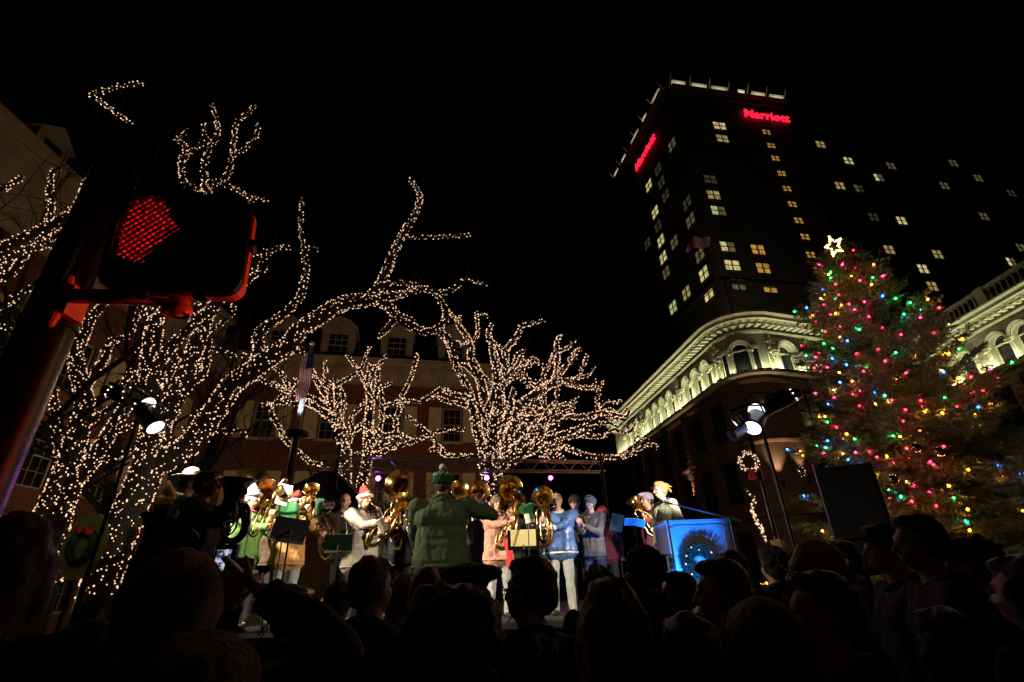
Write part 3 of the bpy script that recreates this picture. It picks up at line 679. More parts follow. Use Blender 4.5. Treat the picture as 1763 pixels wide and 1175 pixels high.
# main tree, left of the band
NB += lit_tree('large leaning tree wrapped in lights, its long limb arching over the stage', 'warm light strings on the large arching tree left of the band', 9.0, (130, 1150), [
 ([(130,1150),(172,1010),(200,935),(225,875),(250,818),(264,765),(270,728)], 62, 46),
 ([(264,775),(262,700),(258,640),(262,590),(268,540),(262,508)], 40, 20),
 ([(270,740),(300,690),(320,640),(340,590),(350,560),(365,530),(390,508)], 38, 16),
 ([(262,640),(290,602),(320,572),(345,545),(360,535)], 22, 10),
 ([(268,690),(300,655),(325,612),(348,600)], 18, 8),
 ([(285,712),(300,620),(320,618),(350,625)], 22, 10),
 ([(262,560),(275,545),(300,520),(330,503),(345,490)], 22, 12),
 ([(262,565),(248,545),(240,522)], 12, 7),
 ([(258,605),(245,600),(234,611)], 12, 5), ([(255,650),(235,635),(218,652),(208,668)], 14, 6), ([(262,660),(240,640),(228,645)], 10, 5),
 ([(345,650),(357,605),(352,565),(362,532),(378,512)], 18, 10),
 ([(300,690),(330,660),(352,640),(356,610)], 16, 9),
 ([(360,570),(378,560),(392,548)], 8, 4, 1), ([(355,600),(372,602),(385,606)], 7, 4), ([(395,512),(402,525),(400,545)], 8, 4),
 ([(330,540),(352,520),(372,500),(395,480)], 14, 8), ([(350,520),(340,500),(352,470),(375,470)], 14, 10),
 ([(375,500),(372,440),(366,380),(355,325)], 18, 13),
 ([(355,325),(352,290),(357,260),(372,238),(374,212),(364,180)], 11, 4),
 ([(352,325),(320,318),(312,282),(320,255),(303,240),(312,236),(325,223)], 10, 4),
 ([(345,325),(385,308),(398,282),(403,240),(407,212),(425,196),(441,180)], 9, 4), ([(402,268),(422,255),(440,238),(446,210)], 6, 4),
 ([(312,282),(335,255),(360,243),(372,236)], 6, 4), ([(385,318),(405,325),(430,340),(445,338),(462,350)], 8, 3), ([(425,352),(440,342)], 5, 3),
 ([(362,245),(352,232),(350,212)], 5, 3),
 ([(375,480),(400,452),(426,440),(448,434),(469,432),(482,426),(502,428)], 11, 4), ([(390,512),(411,497),(434,478),(441,457),(464,437)], 10, 4), ([(434,478),(450,468),(463,462)], 6, 3),
 ([(266,800),(298,786),(331,762),(355,730),(377,697),(400,663),(435,638),(470,612),(496,596),(514,571),(546,549),(572,532),(598,521),(632,517)], 44, 24),
 ([(436,638),(446,602),(445,575),(470,555),(495,535),(515,515),(523,485),(527,460),(520,420),(518,380),(520,343)], 20, 4),
 ([(518,430),(535,427),(548,430)], 5, 3), ([(448,602),(438,592),(428,586)], 6, 3), ([(450,603),(468,610),(485,616)], 7, 5), ([(460,618),(462,635)], 5, 3),
 ([(632,517),(655,490),(672,450),(690,410),(711,375),(723,342),(713,318),(703,307)], 20, 4),
 ([(698,408),(725,409),(770,408),(813,404)], 6, 3),
 ([(640,515),(680,510),(720,498),(745,501),(770,503),(790,490),(800,484),(842,491)], 14, 4),
 ([(655,490),(683,487),(712,490),(745,501)], 7, 6), ([(640,520),(665,505),(690,508),(720,503)], 10, 6),
 ([(640,517),(665,524),(680,540),(695,555),(720,568),(745,571),(765,553),(768,535),(756,515),(745,501)], 20, 7),
 ([(668,530),(678,515),(695,508)], 8, 5), ([(683,546),(665,568),(650,583)], 12, 5), ([(680,540),(700,545),(712,552)], 6, 3),
 ([(748,571),(768,578),(780,605),(786,630)], 10, 7),
 ([(338,742),(365,741),(390,743),(415,743),(432,752)], 9, 4), ([(330,718),(345,710),(358,706)], 7, 4),
 ([(497,598),(508,592),(518,598),(521,612)], 8, 4), ([(335,752),(320,740),(316,733)], 6, 4),
 ([(405,615),(418,612),(436,613)], 6, 4),
], .104, 1.2, .12, .013, 3, 1.6)
# smaller tree at the left, behind the signal pole
NB += lit_tree('multi-stemmed lit tree just right of the dark signal pole', 'warm light strings on the multi-stemmed tree beside the signal pole', 9.5, (70, 1010), [
 ([(70,1010),(92,885),(108,845),(124,800)], 58, 46),
 ([(120,810),(126,772),(142,722),(145,684),(135,646),(131,609),(145,575),(156,548),(186,516)], 40, 9),
 ([(143,690),(150,665),(162,643),(179,619),(186,595),(200,585),(217,582),(230,560),(240,530)], 17, 7),
 ([(128,800),(108,790),(99,745),(94,704),(91,667)], 18, 10),
 ([(122,830),(145,812),(172,772),(196,735),(214,703),(218,690)], 34, 14),
 ([(155,808),(172,795),(196,788),(222,777),(236,771)], 10, 4),
 ([(150,730),(160,724),(175,712),(192,702)], 10, 7), ([(200,742),(213,738),(232,732)], 10, 4),
 ([(213,664),(224,645),(240,637),(250,634)], 8, 5), ([(220,668),(232,658),(236,650)], 6, 4), ([(189,600),(196,590),(192,588)], 6, 4),
 ([(110,850),(98,830),(102,810)], 12, 6),
], .092, .7, .12, .013, 5, 1.6)
# tree cut by the left edge
NB += lit_tree('lit tree reaching in from the left edge of the photo', 'warm light strings on the tree reaching in from the left edge', 6.6, (-150, 1000), [
 ([(-150,1000),(-110,760),(-75,620),(-40,470)], 60, 40),
 ([(-40,475),(0,438),(30,420),(66,402),(95,387),(125,366),(142,342),(150,312),(165,299)], 30, 5),
 ([(-40,500),(0,462),(30,442),(60,425),(78,419),(95,427),(106,440)], 28, 5),
 ([(-20,470),(10,478),(40,445),(50,430)], 16, 6),
 ([(84,392),(88,350),(85,325),(90,300),(102,288)], 10, 4), ([(140,345),(145,325),(160,312)], 6, 4),
 ([(-50,545),(-10,530),(15,520),(45,500),(80,488)], 16, 4), ([(-60,350),(-20,332),(10,323),(40,304)], 12, 4), ([(-40,545),(0,562),(15,569),(33,579)], 10, 4),
 ([(70,402),(90,410),(110,395),(130,372)], 7, 4),
 ([(165,299),(190,290),(170,215),(157,164)], 6, 5, 0), ([(157,164),(178,157),(205,148),(250,143)], 5, 4), ([(157,164),(185,183),(205,198),(224,213)], 5, 4),
], .08, .6, .15, .0105, 8, 1.6)
# two trees in the middle
NB += lit_tree('short forked lit tree behind the flagpole, its lowest limb drooping over the tent', 'warm light strings on the forked tree behind the flagpole', 17.0, (592, 880), [
 ([(592,880),(594,823),(594,790),(595,776)], 22, 20),
 ([(595,778),(586,750),(584,722),(582,690),(580,665),(577,655)], 20, 8),
 ([(594,772),(590,740),(572,700),(570,670),(571,653)], 14, 7),
 ([(584,735),(563,714),(544,700),(520,688),(501,676),(493,657),(485,645),(475,634)], 17, 5),
 ([(503,677),(480,668),(464,660),(452,655),(444,649)], 8, 4), ([(500,673),(485,668),(471,658)], 7, 4), ([(501,676),(510,665),(508,652)], 7, 5),
 ([(521,692),(501,695),(489,682),(477,691),(467,711),(479,733),(489,755),(505,771),(518,782),(534,796),(550,800),(563,808)], 8, 6),
 ([(490,694),(470,693),(450,698)], 6, 4), ([(565,700),(545,690),(528,683)], 12, 9),
 ([(570,692),(561,682),(550,665),(542,648),(538,634)], 11, 5),
 ([(561,665),(556,658),(556,650)], 6, 5), ([(560,645),(560,634),(561,622)], 6, 5), ([(579,668),(584,660),(600,652),(610,645),(617,639)], 8, 5),
 ([(595,776),(603,752),(614,739),(634,722)], 12, 7), ([(583,715),(592,700),(590,680),(584,665)], 9, 6),
], .112, .8, .1, .0225, 11, 1.6)
NB += lit_tree('slim lit tree before the brick building, one long limb out to the right', 'warm light strings on the slim tree before the middle of the brick building', 16.0, (618, 880), [
 ([(618,880),(622,840),(630,804),(634,778),(634,743)], 18, 17),
 ([(634,745),(636,712),(638,688),(633,661),(636,645),(639,626)], 17, 8),
 ([(632,663),(623,648),(615,635),(604,620),(597,611)], 8, 4), ([(640,695),(646,680),(650,655),(650,633),(657,624)], 10, 6),
 ([(648,632),(660,620),(666,608)], 7, 4), ([(615,638),(624,633),(630,612),(637,597)], 6, 3), ([(638,692),(634,670),(643,640),(652,628)], 8, 5),
 ([(636,770),(645,757),(655,733),(658,702),(657,685),(657,671)], 10, 6),
 ([(636,778),(650,768),(665,760),(680,747),(682,723),(688,702),(687,690),(698,671),(708,649),(714,629),(720,609)], 10, 4),
 ([(640,785),(655,781),(671,772),(698,765),(722,756),(747,745),(774,741),(803,740)], 9, 4),
 ([(680,747),(692,750),(703,757),(715,760)], 8, 6), ([(650,740),(660,750),(680,747)], 8, 6),
 ([(632,727),(612,741),(604,731),(606,717),(620,702),(628,690)], 7, 4), ([(690,700),(700,692),(712,690)], 6, 5), ([(658,700),(675,695),(688,690)], 6, 4), ([(688,722),(676,718),(660,719)], 5, 3), ([(656,667),(668,662),(678,659)], 5, 3),
 ([(634,780),(622,781),(611,781)], 5, 3),
], .108, .8, .1, .0215, 12, 1.6)
# wide tree right of centre
NB += lit_tree('broad many-branched lit tree behind the truss, the widest and brightest crown', 'warm light strings on the broad tree behind the truss', 14.5, (852, 900), [
 ([(852,900),(850,850),(846,815),(843,796)], 26, 44),
 ([(838,800),(830,770),(819,737),(812,690),(803,665),(790,640),(783,628),(776,605),(768,585),(758,575)], 18, 6),
 ([(846,795),(842,745),(836,696),(831,672),(824,645),(812,620),(811,600),(806,584),(792,564),(781,547),(772,537)], 22, 4),
 ([(807,590),(818,583),(823,570),(821,550),(819,534)], 7, 4), ([(821,546),(832,542),(841,546)], 4, 3), ([(806,592),(795,595),(785,588)], 7, 4), ([(793,563),(791,541)], 5, 3),
 ([(836,682),(826,655),(812,640),(800,629),(789,631)], 10, 6), ([(824,640),(835,650),(846,663)], 7, 4), ([(822,700),(832,715),(842,722)], 9, 8),
 ([(848,790),(850,745),(858,705),(858,665),(856,635),(852,619),(847,598),(841,573),(849,556)], 30, 4),
 ([(858,662),(868,645),(871,619),(870,604),(880,592),(895,572),(897,562),(914,558),(940,551)], 15, 4), ([(870,606),(858,595),(846,588)], 6, 4), ([(872,600),(882,592),(888,590)], 7, 5),
 ([(866,655),(882,638),(890,612),(906,604)], 10, 4), ([(868,660),(885,645),(896,632),(910,618),(920,619),(937,633)], 11, 4), ([(895,634),(908,632),(918,625)], 7, 4), ([(885,650),(900,645),(912,655),(925,658)], 8, 5), ([(890,628),(899,612)], 6, 4), ([(898,660),(903,650),(905,640)], 6, 4),
 ([(850,775),(862,735),(879,716),(900,696),(919,683),(935,670),(948,660),(959,642),(959,607),(959,586),(968,579)], 26, 4),
 ([(959,607),(970,602),(980,597),(991,584)], 6, 4), ([(935,664),(936,645),(947,625),(956,605)], 10, 5),
 ([(950,660),(967,640),(982,619),(994,603),(1001,601)], 11, 4), ([(965,654),(980,655),(994,650),(1006,625),(1012,609)], 7, 4), ([(985,652),(998,650),(1012,646),(1018,638),(1026,631)], 6, 3), ([(982,625),(990,618),(992,608)], 5, 3),
 ([(955,662),(969,660),(985,662),(1003,667),(1023,668),(1031,671),(1028,691),(1029,708)], 10, 5), ([(1023,668),(1024,653)], 5, 4), ([(1032,668),(1040,655)], 4, 3), ([(1029,702),(1043,692),(1058,694),(1072,689)], 6, 3),
 ([(945,665),(930,668),(918,662),(905,665)], 10, 6), ([(935,675),(937,690),(936,706)], 7, 6), ([(961,668),(958,685),(952,699)], 8, 6),
 ([(862,800),(885,778),(905,760),(920,738),(925,725)], 26, 14), ([(880,790),(905,777),(922,768),(932,745),(941,724),(965,716),(990,700)], 24, 6),
 ([(870,770),(881,742),(893,724),(912,722),(939,719),(967,711)], 18, 10), ([(905,765),(918,748),(928,735),(938,720),(942,705)], 14, 9),
 ([(860,745),(878,708),(880,690),(886,668)], 14, 8), ([(846,730),(857,722),(875,714)], 14, 12), ([(912,770),(935,762),(951,754),(982,744),(1010,732),(1029,723),(1032,711),(1053,713),(1078,717),(1084,707)], 14, 4),
 ([(940,765),(961,756),(980,752),(998,750),(1027,752),(1047,748),(1055,740),(1078,746),(1090,738),(1093,726)], 9, 4), ([(985,752),(1000,748),(1023,734)], 7, 5),
 ([(905,782),(941,772),(969,770),(988,776),(1014,785),(1047,787),(1070,787),(1094,778),(1108,768),(1125,766),(1133,773)], 9, 4), ([(1094,778),(1093,758),(1098,752)], 5, 3), ([(1070,783),(1085,780),(1098,782)], 9, 6), ([(1098,752),(1108,758),(1116,755)], 4, 3),
 ([(960,715),(990,718),(1010,717),(1030,712),(1060,720),(1076,723)], 11, 5), ([(1030,712),(1048,706),(1068,716),(1080,703)], 8, 4), ([(1032,730),(1048,728),(1062,735)], 8, 4), ([(950,702),(968,698),(985,690)], 8, 4), ([(985,700),(992,690),(995,682)], 5, 3),
 ([(955,770),(975,768),(960,780),(940,790)], 7, 5), ([(930,790),(950,783),(975,790)], 7, 4), ([(912,700),(930,708),(950,702)], 11, 9), ([(905,742),(918,752),(936,748),(955,735)], 11, 8),
 ([(815,692),(800,683),(784,680),(759,671),(743,680),(722,692),(705,690),(688,688)], 9, 4), ([(812,703),(795,696),(780,694),(755,686),(740,684)], 8, 5),
 ([(838,788),(816,786),(790,786),(767,783),(755,774),(747,755),(727,737),(710,723),(700,716)], 8, 4), ([(747,758),(742,772),(745,778)], 5, 4), ([(767,783),(760,772),(757,768)], 6, 4),
 ([(858,720),(872,700),(884,695),(895,700)], 16, 10), ([(842,760),(836,720),(846,690),(852,668)], 18, 10), ([(880,760),(895,745),(905,730)], 14, 10), ([(905,715),(915,700),(930,690)], 12, 9), ([(935,735),(950,725),(965,730)], 10, 7),
], .098, 1.3, .1, .019, 21, 1.6)
# warm glow given by the strings as a whole
for (x, y, Y, e) in ((300, 640, 8.4, 3), (560, 520, 8.4, 4), (580, 700, 17.8, 40), (660, 720, 17.8, 40), (860, 700, 15.8, 35), (980, 720, 14.5, 20), (50, 430, 6.6, 3), (150, 700, 9.8, 4)):
    point('string_glow', atY(x, y, Y), e, (1, .62, .3), .5)
# unlit bare trees
def bare(label, x, y, h, r, seed, lean=(0, 0)):
    rd = random.Random(seed); t = thing('bare_tree', label, 'tree', (x, y, 0)); tk = MB(); br = MB()
    def grow(p, d, r, ln, lv):
        n = 5; q = [p]; 
        for i in range(n): d = nrm(d+np.array([rd.gauss(0, .13), rd.gauss(0, .13), rd.gauss(.05, .08)])); q.append(q[-1]+d*ln/n)
        (tk if lv == 0 else br).tube(q, interp([r, r*.6], n+1), 9 if lv == 0 else 4 if lv > 2 else 6, caps=lv == 0)
        if lv >= 5 or r < .006: return
        for k in range(rd.choice((2, 3, 3)) + (lv == 0)*2):
            s = rd.uniform(.45, 1); j = min(n, int(s*n)+0); e = nrm(d+np.array([rd.gauss(0, .65), rd.gauss(0, .65), rd.gauss(.1, .35)]))
            grow(q[j], e, r*.6*rd.uniform(.7, 1), ln*rd.uniform(.6, .85), lv+1)
    grow(np.array([x, y, 0.]), nrm((lean[0], lean[1], 1)), r, h*.38, 0)
    tk.obj('trunk', BARK, t, smooth=True); br.obj('limbs', BARK, t, smooth=True)
bare('unlit bare tree at the upper left, twigs dark against the pale top storey', -10.5, 9.5, 14, .16, 4, (-.1, 0))
bare('unlit bare tree between the second and third dormers', -8.6, 21, 13, .14, 6)
bare('unlit bare tree low before the right half of the brick building', -5.2, 22, 9, .12, 9, (.1, 0))
bare('dark leaning unlit trunk behind the large arching tree', -8.6, 11.5, 12, .22, 15, (.32, .1))

# ================= CHRISTMAS TREE =================
XB = np.array([9.65, 12.0, 0]); XH = 10.0
xt = thing('christmas_tree', 'huge evergreen hung with multicoloured bulbs, at the right behind the black loudspeaker', 'christmas tree', XB)
tk = MB(); tk.tube([XB, XB+(0, 0, XH-.15)], [.22, .02], 10); tk.obj('trunk', BARK, xt, smooth=True)
NEED = mat('needles', (.075, .115, .05), .5, 0, .45, 2.5)
rx = random.Random(31); TW_ = []; tips = []; bb2 = MB()
def needle_twig(a, b, dens, ln): TW_.append((a, b, dens, ln))
z = .5
while z < XH-.2:
    fr = 1-(z/XH); Rr = 3.85*fr**.88+.10; cnt = 9 if z < XH*.8 else 8
    for k in range(cnt):
        an = rx.random()*6.28+k*6.28/cnt; rl = Rr*rx.uniform(.66, 1.1)
        up = .20+.8*(z/XH)**2+rx.uniform(-.15, .15)
        a = XB+(0, 0, z); n = 6; q = [a]
        for i in range(1, n+1):
            s = i/n; rr = rl*s; q.append(a+np.array([math.cos(an)*rr, math.sin(an)*rr, rl*(up*s-.5*s*s*(1-z/XH)+.24*s**3)]))
        bb2.tube(q, interp([.022*fr+.010, .005], n+1), 4, caps=False)
        m = int(6+rl*7)
        for j in range(m):
            s = .18+.82*(j+rx.random())/m; f_ = s*n; i = min(n-1, int(f_)); p = q[i]+(q[i+1]-q[i])*(f_-i); t = nrm(q[i+1]-q[i]); sd = nrm(np.cross(t, (0, 0, 1)))
            sg = 1 if j % 2 else -1; e = nrm(t*.9+sd*sg*rx.uniform(.5, 1.1)+np.array([0, 0, rx.uniform(-.35, .2)])); L = (.30+.6*(1-s)*min(1, rl/2))*rx.uniform(.7, 1.25)
            needle_twig(p, p+e*L, 80, .085)
            for g_ in range(int(2+L*5)):
                u = rx.uniform(.15, .95); e2 = nrm(e+nrm(np.cross(e, (0, 0, 1)))*rx.choice((-1, 1))*rx.uniform(.5, 1)+np.array([0, 0, rx.uniform(-.5, .3)])); needle_twig(p+e*L*u, p+e*L*u+e2*L*.5, 60, .07)
            if s > .45: tips.append((p+e*L*rx.uniform(.5, 1.0), s, an))
        needle_twig(q[2], q[-1], 60, .075); needle_twig(q[-1], q[-1]+nrm(q[-1]-q[-2])*.22, 70, .06); tips.append((q[-1], 1, an))
    z += .19+.13*fr
for k in range(22):
    an = rx.random()*6.28; zz = XH-.5-rx.random()*1.2; a = XB+(0, 0, zz); e = a+np.array([math.cos(an)*.7, math.sin(an)*.7, rx.uniform(.4, 1.0)])*rx.uniform(.6, 1.2)
    bb2.tube([a, (a+e)/2+(0, 0, -.05), e], [.014, .010, .007], 5); needle_twig(a, a+(e-a)*.85, 60, .06)
A_ = np.array([t[0] for t in TW_]); B2 = np.array([t[1] for t in TW_]); D_ = B2-A_; L_ = np.linalg.norm(D_, axis=1); cn_ = np.maximum(3, (L_*np.array([t[2] for t in TW_])).astype(int)); ln_ = np.array([t[3] for t in TW_])
ix = np.repeat(np.arange(len(TW_)), cn_); T_ = D_[ix]/L_[ix][:, None]; X_ = np.cross(T_, (.1, .2, 1)); X_ /= np.linalg.norm(X_, axis=1)[:, None]; Y_ = np.cross(T_, X_); N_ = len(ix)
an_ = rng.random(N_)*6.283; O_ = X_*np.cos(an_)[:, None]+Y_*np.sin(an_)[:, None]; Pn = A_[ix]+D_[ix]*rng.random(N_)[:, None]; En = O_+T_*rng.uniform(.4, 1.1, N_)[:, None]; En /= np.linalg.norm(En, axis=1)[:, None]
Wn = np.cross(En, T_); Wn = Wn/(np.linalg.norm(Wn, axis=1)[:, None]+1e-9)*.012; En = En*(ln_[ix]*rng.uniform(.7, 1.25, N_))[:, None]
NV = np.stack([Pn-Wn, Pn+Wn, Pn+En], 1).reshape(-1, 3); NF = np.arange(N_*3).reshape(-1, 3)
bb2.obj('branches', mat('spruce_bark', (.10, .065, .035), .8), xt)
me = bpy.data.meshes.new('needles'); me.vertices.add(len(NV)); me.vertices.foreach_set('co', NV.ravel()); me.loops.add(N_*3); me.loops.foreach_set('vertex_index', NF.ravel()); me.polygons.add(N_); me.polygons.foreach_set('loop_start', np.arange(N_)*3); me.update(calc_edges=True); me.materials.append(NEED); link('needles', me, xt, kind='stuff')
xl = thing('christmas_lights', 'strings of red, green, blue, amber and pink bulbs on the tall evergreen', 'christmas lights', XB)
XC = [((1, .008, .02), 'red'), ((1, .01, .07), 'pink'), ((1, .20, .008), 'amber'), ((.01, .8, .06), 'green'), ((.008, .12, 1), 'blue'), ((1, .30, .06), 'warm'), ((.01, .6, .35), 'teal')]
XM = [emat('bulb_'+n, c, 45, False) for c, n in XC]
bmes = []
for m_ in XM:
    V = []; Fc = []; icos(V, Fc, np.zeros(3), .025); me = bpy.data.meshes.new('bulb'); me.from_pydata(V[0].tolist(), [], Fc); me.materials.append(m_); bmes.append(me)
vis = [t for t in tips if np.dot((t[0]-XB)[:2], (_C-XB)[:2]) > -.2*np.linalg.norm((t[0]-XB)[:2])]
rx.shuffle(vis); chosen = []
for t in vis:
    if t[0][2] < XH-.25 and all(np.linalg.norm(t[0]-c_[0]) > .30 for c_ in chosen): chosen.append(t)
    if len(chosen) >= 290: break
for i, t in enumerate(chosen):
    d = t[0]-XB; d[2] = 0; P = t[0]+nrm(d)*.06+np.array([0, 0, .03])
    ci = rx.choices(range(7), (7, 5, 7, 4, 3, 3, 2))[0]; link('bulb', bmes[ci], xl, loc=P)
    l_ = bpy.data.lights.new('bulb_light', 'POINT'); l_.energy = (1.6, 1.6, 3.4, 1.6, 1.2, 3.0, 1.2)[ci]; l_.color = ((1, .05, .05), (1, .05, .15), (1, .38, .06), (.08, 1, .2), (.06, .25, 1), (1, .45, .15), (.06, .8, .6))[ci]; l_.shadow_soft_size = .012
    lo = link('bulb_light', l_, xl, loc=P+nrm(_C-P)*.04)
SILV = mat('silver_glass', (.8, .8, .8), .08, 1, .02, 2)
for x, y, lab in ((1618, 778, 'large oval silver bauble low on the right half of the evergreen'), (1578, 771, 'round silver bauble left of the large oval one'), (1539, 827, 'silver bauble just above the top right corner of the loudspeaker'), (1380, 812, 'silver bauble at the left edge of the evergreen')):
    c_ = atY(x, y, 9.3 if x > 1400 else 10.8); m_ = MB(); m_.ell(c_, (.08, .08, .10), 12, 8); m_.tube([c_+np.array([0, 0, .09]), c_+np.array([0, 0, .16])], .008, 5)
    tag(m_.obj('bauble', SILV, None, smooth=True), lab, 'bauble', 'silver baubles on the evergreen')
# star
st = thing('tree_star', 'glowing five-pointed star made of warm bulbs on top of the evergreen', 'star', XB+(0, 0, XH-.1))
SC = atY(1436, 424, 11.3); vx = nrm(np.cross(SC-_C, (0, 0, 1))); m_ = MB(); P5 = []
for k in range(10):
    a = math.pi/2+k*math.pi/5+.12; r = .34 if k % 2 == 0 else .15; P5.append(SC+vx*math.cos(a)*r*.62+np.array([0, 0, 1])*math.sin(a)*r)
m_.tube(P5, .018, 5, closed=True); m_.tube([SC-(0, 0, .3), SC+np.array([.05, .3, -.6]), XB+(0, 0, XH-.6)], .015, 5); m_.obj('frame', SILV, st)
sp_ = []
for k in range(10):
    for s in (0, .33, .66): sp_.append(P5[k]+(P5[(k+1) % 10]-P5[k])*s)
bulbs_obj('bulbs', sp_, .03, emat('star_bulb', (1, .55, .22), 9), st, kind='stuff')
print('BULBS', NB, 'needles', len(NF))
# ================= PEOPLE =================
def skinm(n, c): return mat(n, c, .5, 0, .1, 14, .12, 90)
SKIN = skinm('skin', (.50, .27, .18)); SKIN2 = skinm('skin_pale', (.60, .36, .26))
def cloth(n, c, rough=.85, bump=.35, bs=160, sheen=.0): return mat(n, c, rough, 0, .16, 7, bump, bs, sheen=sheen)
HAIRD = mat('hair_dark', (.02, .013, .009), .5, 0, .4, 50, .9, 180); HAIRB = mat('hair_brown', (.09, .045, .02), .5, 0, .4, 50, .9, 180)
HAIRL = mat('hair_blond', (.42, .25, .10), .45, 0, .35, 50, .9, 180); HAIRG = mat('hair_grey', (.25, .23, .21), .5, 0, .4, 50, .9, 180)
JEAN = cloth('faded_denim', (.30, .33, .33)); DENIM = cloth('blue_denim', (.03, .05, .10)); DARKC = cloth('dark_cloth', (.012, .012, .014)); KHAKI = cloth('khaki_cloth', (.42, .34, .22))
REDF = cloth('red_felt', (.55, .02, .02), sheen=.3); WHF = mat('white_fleece', (.75, .73, .70), .9, 0, .1, 10, .8, 90); SHOE = mat('shoe_leather', (.02, .018, .015), .5)
EYE = mat('eye', (.02, .015, .01), .1)
def rotz(a): c, s = math.cos(a), math.sin(a); return np.array([[c, -s, 0], [s, c, 0], [0, 0, 1.]])
def rotx(a): c, s = math.cos(a), math.sin(a); return np.array([[1, 0, 0], [0, c, -s], [0, s, c]])
def roty(a): c, s = math.cos(a), math.sin(a); return np.array([[c, 0, s], [0, 1, 0], [-s, 0, c]])
def ik(S, T, l1, l2, hint):
    S = np.array(S); T = np.array(T); d = T-S; L = np.linalg.norm(d)
    if L > (l1+l2)*.985: T = S+d/L*(l1+l2)*.985; d = T-S; L = np.linalg.norm(d)
    t = d/L; a = (l1*l1-l2*l2+L*L)/(2*L); h = math.sqrt(max(0, l1*l1-a*a)); p = nrm(np.array(hint)-t*np.dot(hint, t)); return S+t*a+p*h, T
def person(label, P, H, face, hands=None, head=(0, 0), hair='short', hairm=None, hat=None, coat=None, hem=.80, tr=None, bulk=1.0, vox=.008, cvox=.014, skin=None,
           hc=None, group=None, stride=.0, lean=0, elbow=None, collar=None, glasses=False, grip=True, zipper=None, nohat=0):
    skin = skin or SKIN; coat = coat or DARKC; tr = tr or DARKC; hairm = hairm or HAIRD; P = np.array(P, float)
    s = H/1.75; th = R_(face-90); RZ = rotz(th); LN = rotx(-R_(lean))
    def W(p):                                       # local (x right, y forward, z up; metres for a 1.75 m figure) to world
        p = np.array(p, float); q = np.array([0, 0, .95]); p = q+LN@(p-q) if p[2] > .95 else p
        return P+RZ@(p*s)
    HC = np.array([0, .01, 1.50]); HR = rotz(R_(head[0]))@rotx(R_(head[1]))
    def HW(p): return W(HC+HR@(np.array(p, float)-HC))
    root = thing('person', label, 'person', P, group); b = MB(); c = lambda a, ra, d, rb: b.cap(a, ra*s, d, rb*s)
    def Ms(Rm): return Matrix([list(r) for r in Rm])
    HM = Ms(RZ@LN@HR*s)
    # skull, jaw, nose, lips, brow, ears, neck
    b.ell(HW((0, -.012, 1.655)), (.074, .094, .093), 16, 12, HM); b.ell(HW((0, .035, 1.60)), (.060, .062, .085), 14, 10, HM); b.ell(HW((0, .048, 1.565)), (.042, .048, .045), 12, 8, HM)
    c(HW((0, .088, 1.648)), .010, HW((0, .116, 1.606)), .014); b.ell(HW((0, .094, 1.567)), (.026, .012, .011), 8, 6, HM); b.ell(HW((0, .082, 1.66)), (.052, .014, .012), 10, 6, HM)
    for sx in (-1, 1):
        b.ell(HW((sx*.077, -.005, 1.615)), (.010, .020, .030), 8, 6, HM); b.ell(HW((sx*.034, .075, 1.60)), (.022, .02, .022), 8, 6, HM)
    c(HW((0, 0, 1.585)), .052, W((0, -.02, 1.43)), .062)
    # core and limbs
    c(W((-.08, -.01, 1.38)), .07, W((.08, -.01, 1.38)), .07); c(W((0, -.01, 1.38)), .09, W((0, 0, .98)), .09)
    HP = (-.095, .095); feet = []
    for k, sx in enumerate((-1, 1)):
        st_ = stride*sx; hp = (sx*.095, 0, .93); kn = (sx*.115, .03+st_*.5, .50); an = (sx*.13, -.02+st_, .09)
        c(W(hp), .07, W(kn), .048); c(W(kn), .045, W(an), .035); c(W(an), .035, W((sx*.15, .12+st_, .04)), .03); feet.append((hp, kn, an, st_, sx))
    arms = []
    for k, sx in enumerate((-1, 1)):
        S = W((sx*.185*bulk, -.01, 1.405))
        T = None if hands is None else hands[k]
        if T is None: T = W((sx*.27*bulk, .06, .86))
        hint = RZ@np.array([sx*.55, -.25, -1.]) if elbow is None or elbow[k] is None else RZ@np.array(elbow[k], float)
        E_, T = ik(S, T, .295*s, .265*s, hint); arms.append((S, E_, T, sx))
        c(S, .045, E_, .036); c(E_, .036, T, .026)
        d = nrm(T-E_); q = T+d*.075*s; side = nrm(np.cross(d, RZ@np.array([sx*.3, .2, 1.]))); pn = nrm(np.cross(side, d))*1.0
        # palm and five fingers, curled when gripping
        for o in (-.026, -.009, .009, .026): c(T+side*o*.6*s, .017, q+side*o*s, .0125)
        cu = 1.0 if grip else .15
        for j, (o, ln) in enumerate(((-.030, .066), (-.010, .076), (.010, .072), (.030, .056))):
            r0 = q+side*o*s; m1 = r0+nrm(d*(1-.45*cu)+pn*.75*cu+side*o*3)*ln*.52*s; m2 = m1+nrm(d*(.9-1.1*cu)+pn*.8*cu)*ln*.5*s
            c(r0, .0105, m1, .0095); c(m1, .0095, m2, .008)
        t0 = T+d*.02*s-side*.026*s; t1 = t0+nrm(d*.6-side*.8+pn*.35)*.045*s; t2 = t1+nrm(d*.8-side*.1+pn*.6)*.032*s; c(t0, .014, t1, .012); c(t1, .012, t2, .010)
    link('body', remesh(b, 'body', skin, vox*s, 3), root)
    for sx in (-1, 1):
        e = MB(); e.ell(HW((sx*.031, .088, 1.637)), (.012, .010, .008), 8, 6, HM); e.obj('eye', EYE, root, smooth=True)
    # coat
    k = MB(); g = lambda a, ra, d, rb: k.cap(a, ra*s, d, rb*s, 14)
    B_ = bulk
    for sx in (-1, 1): g(W((sx*.06*B_, -.015, 1.40)), .085, W((sx*.155*B_, -.01, 1.39)), .075)
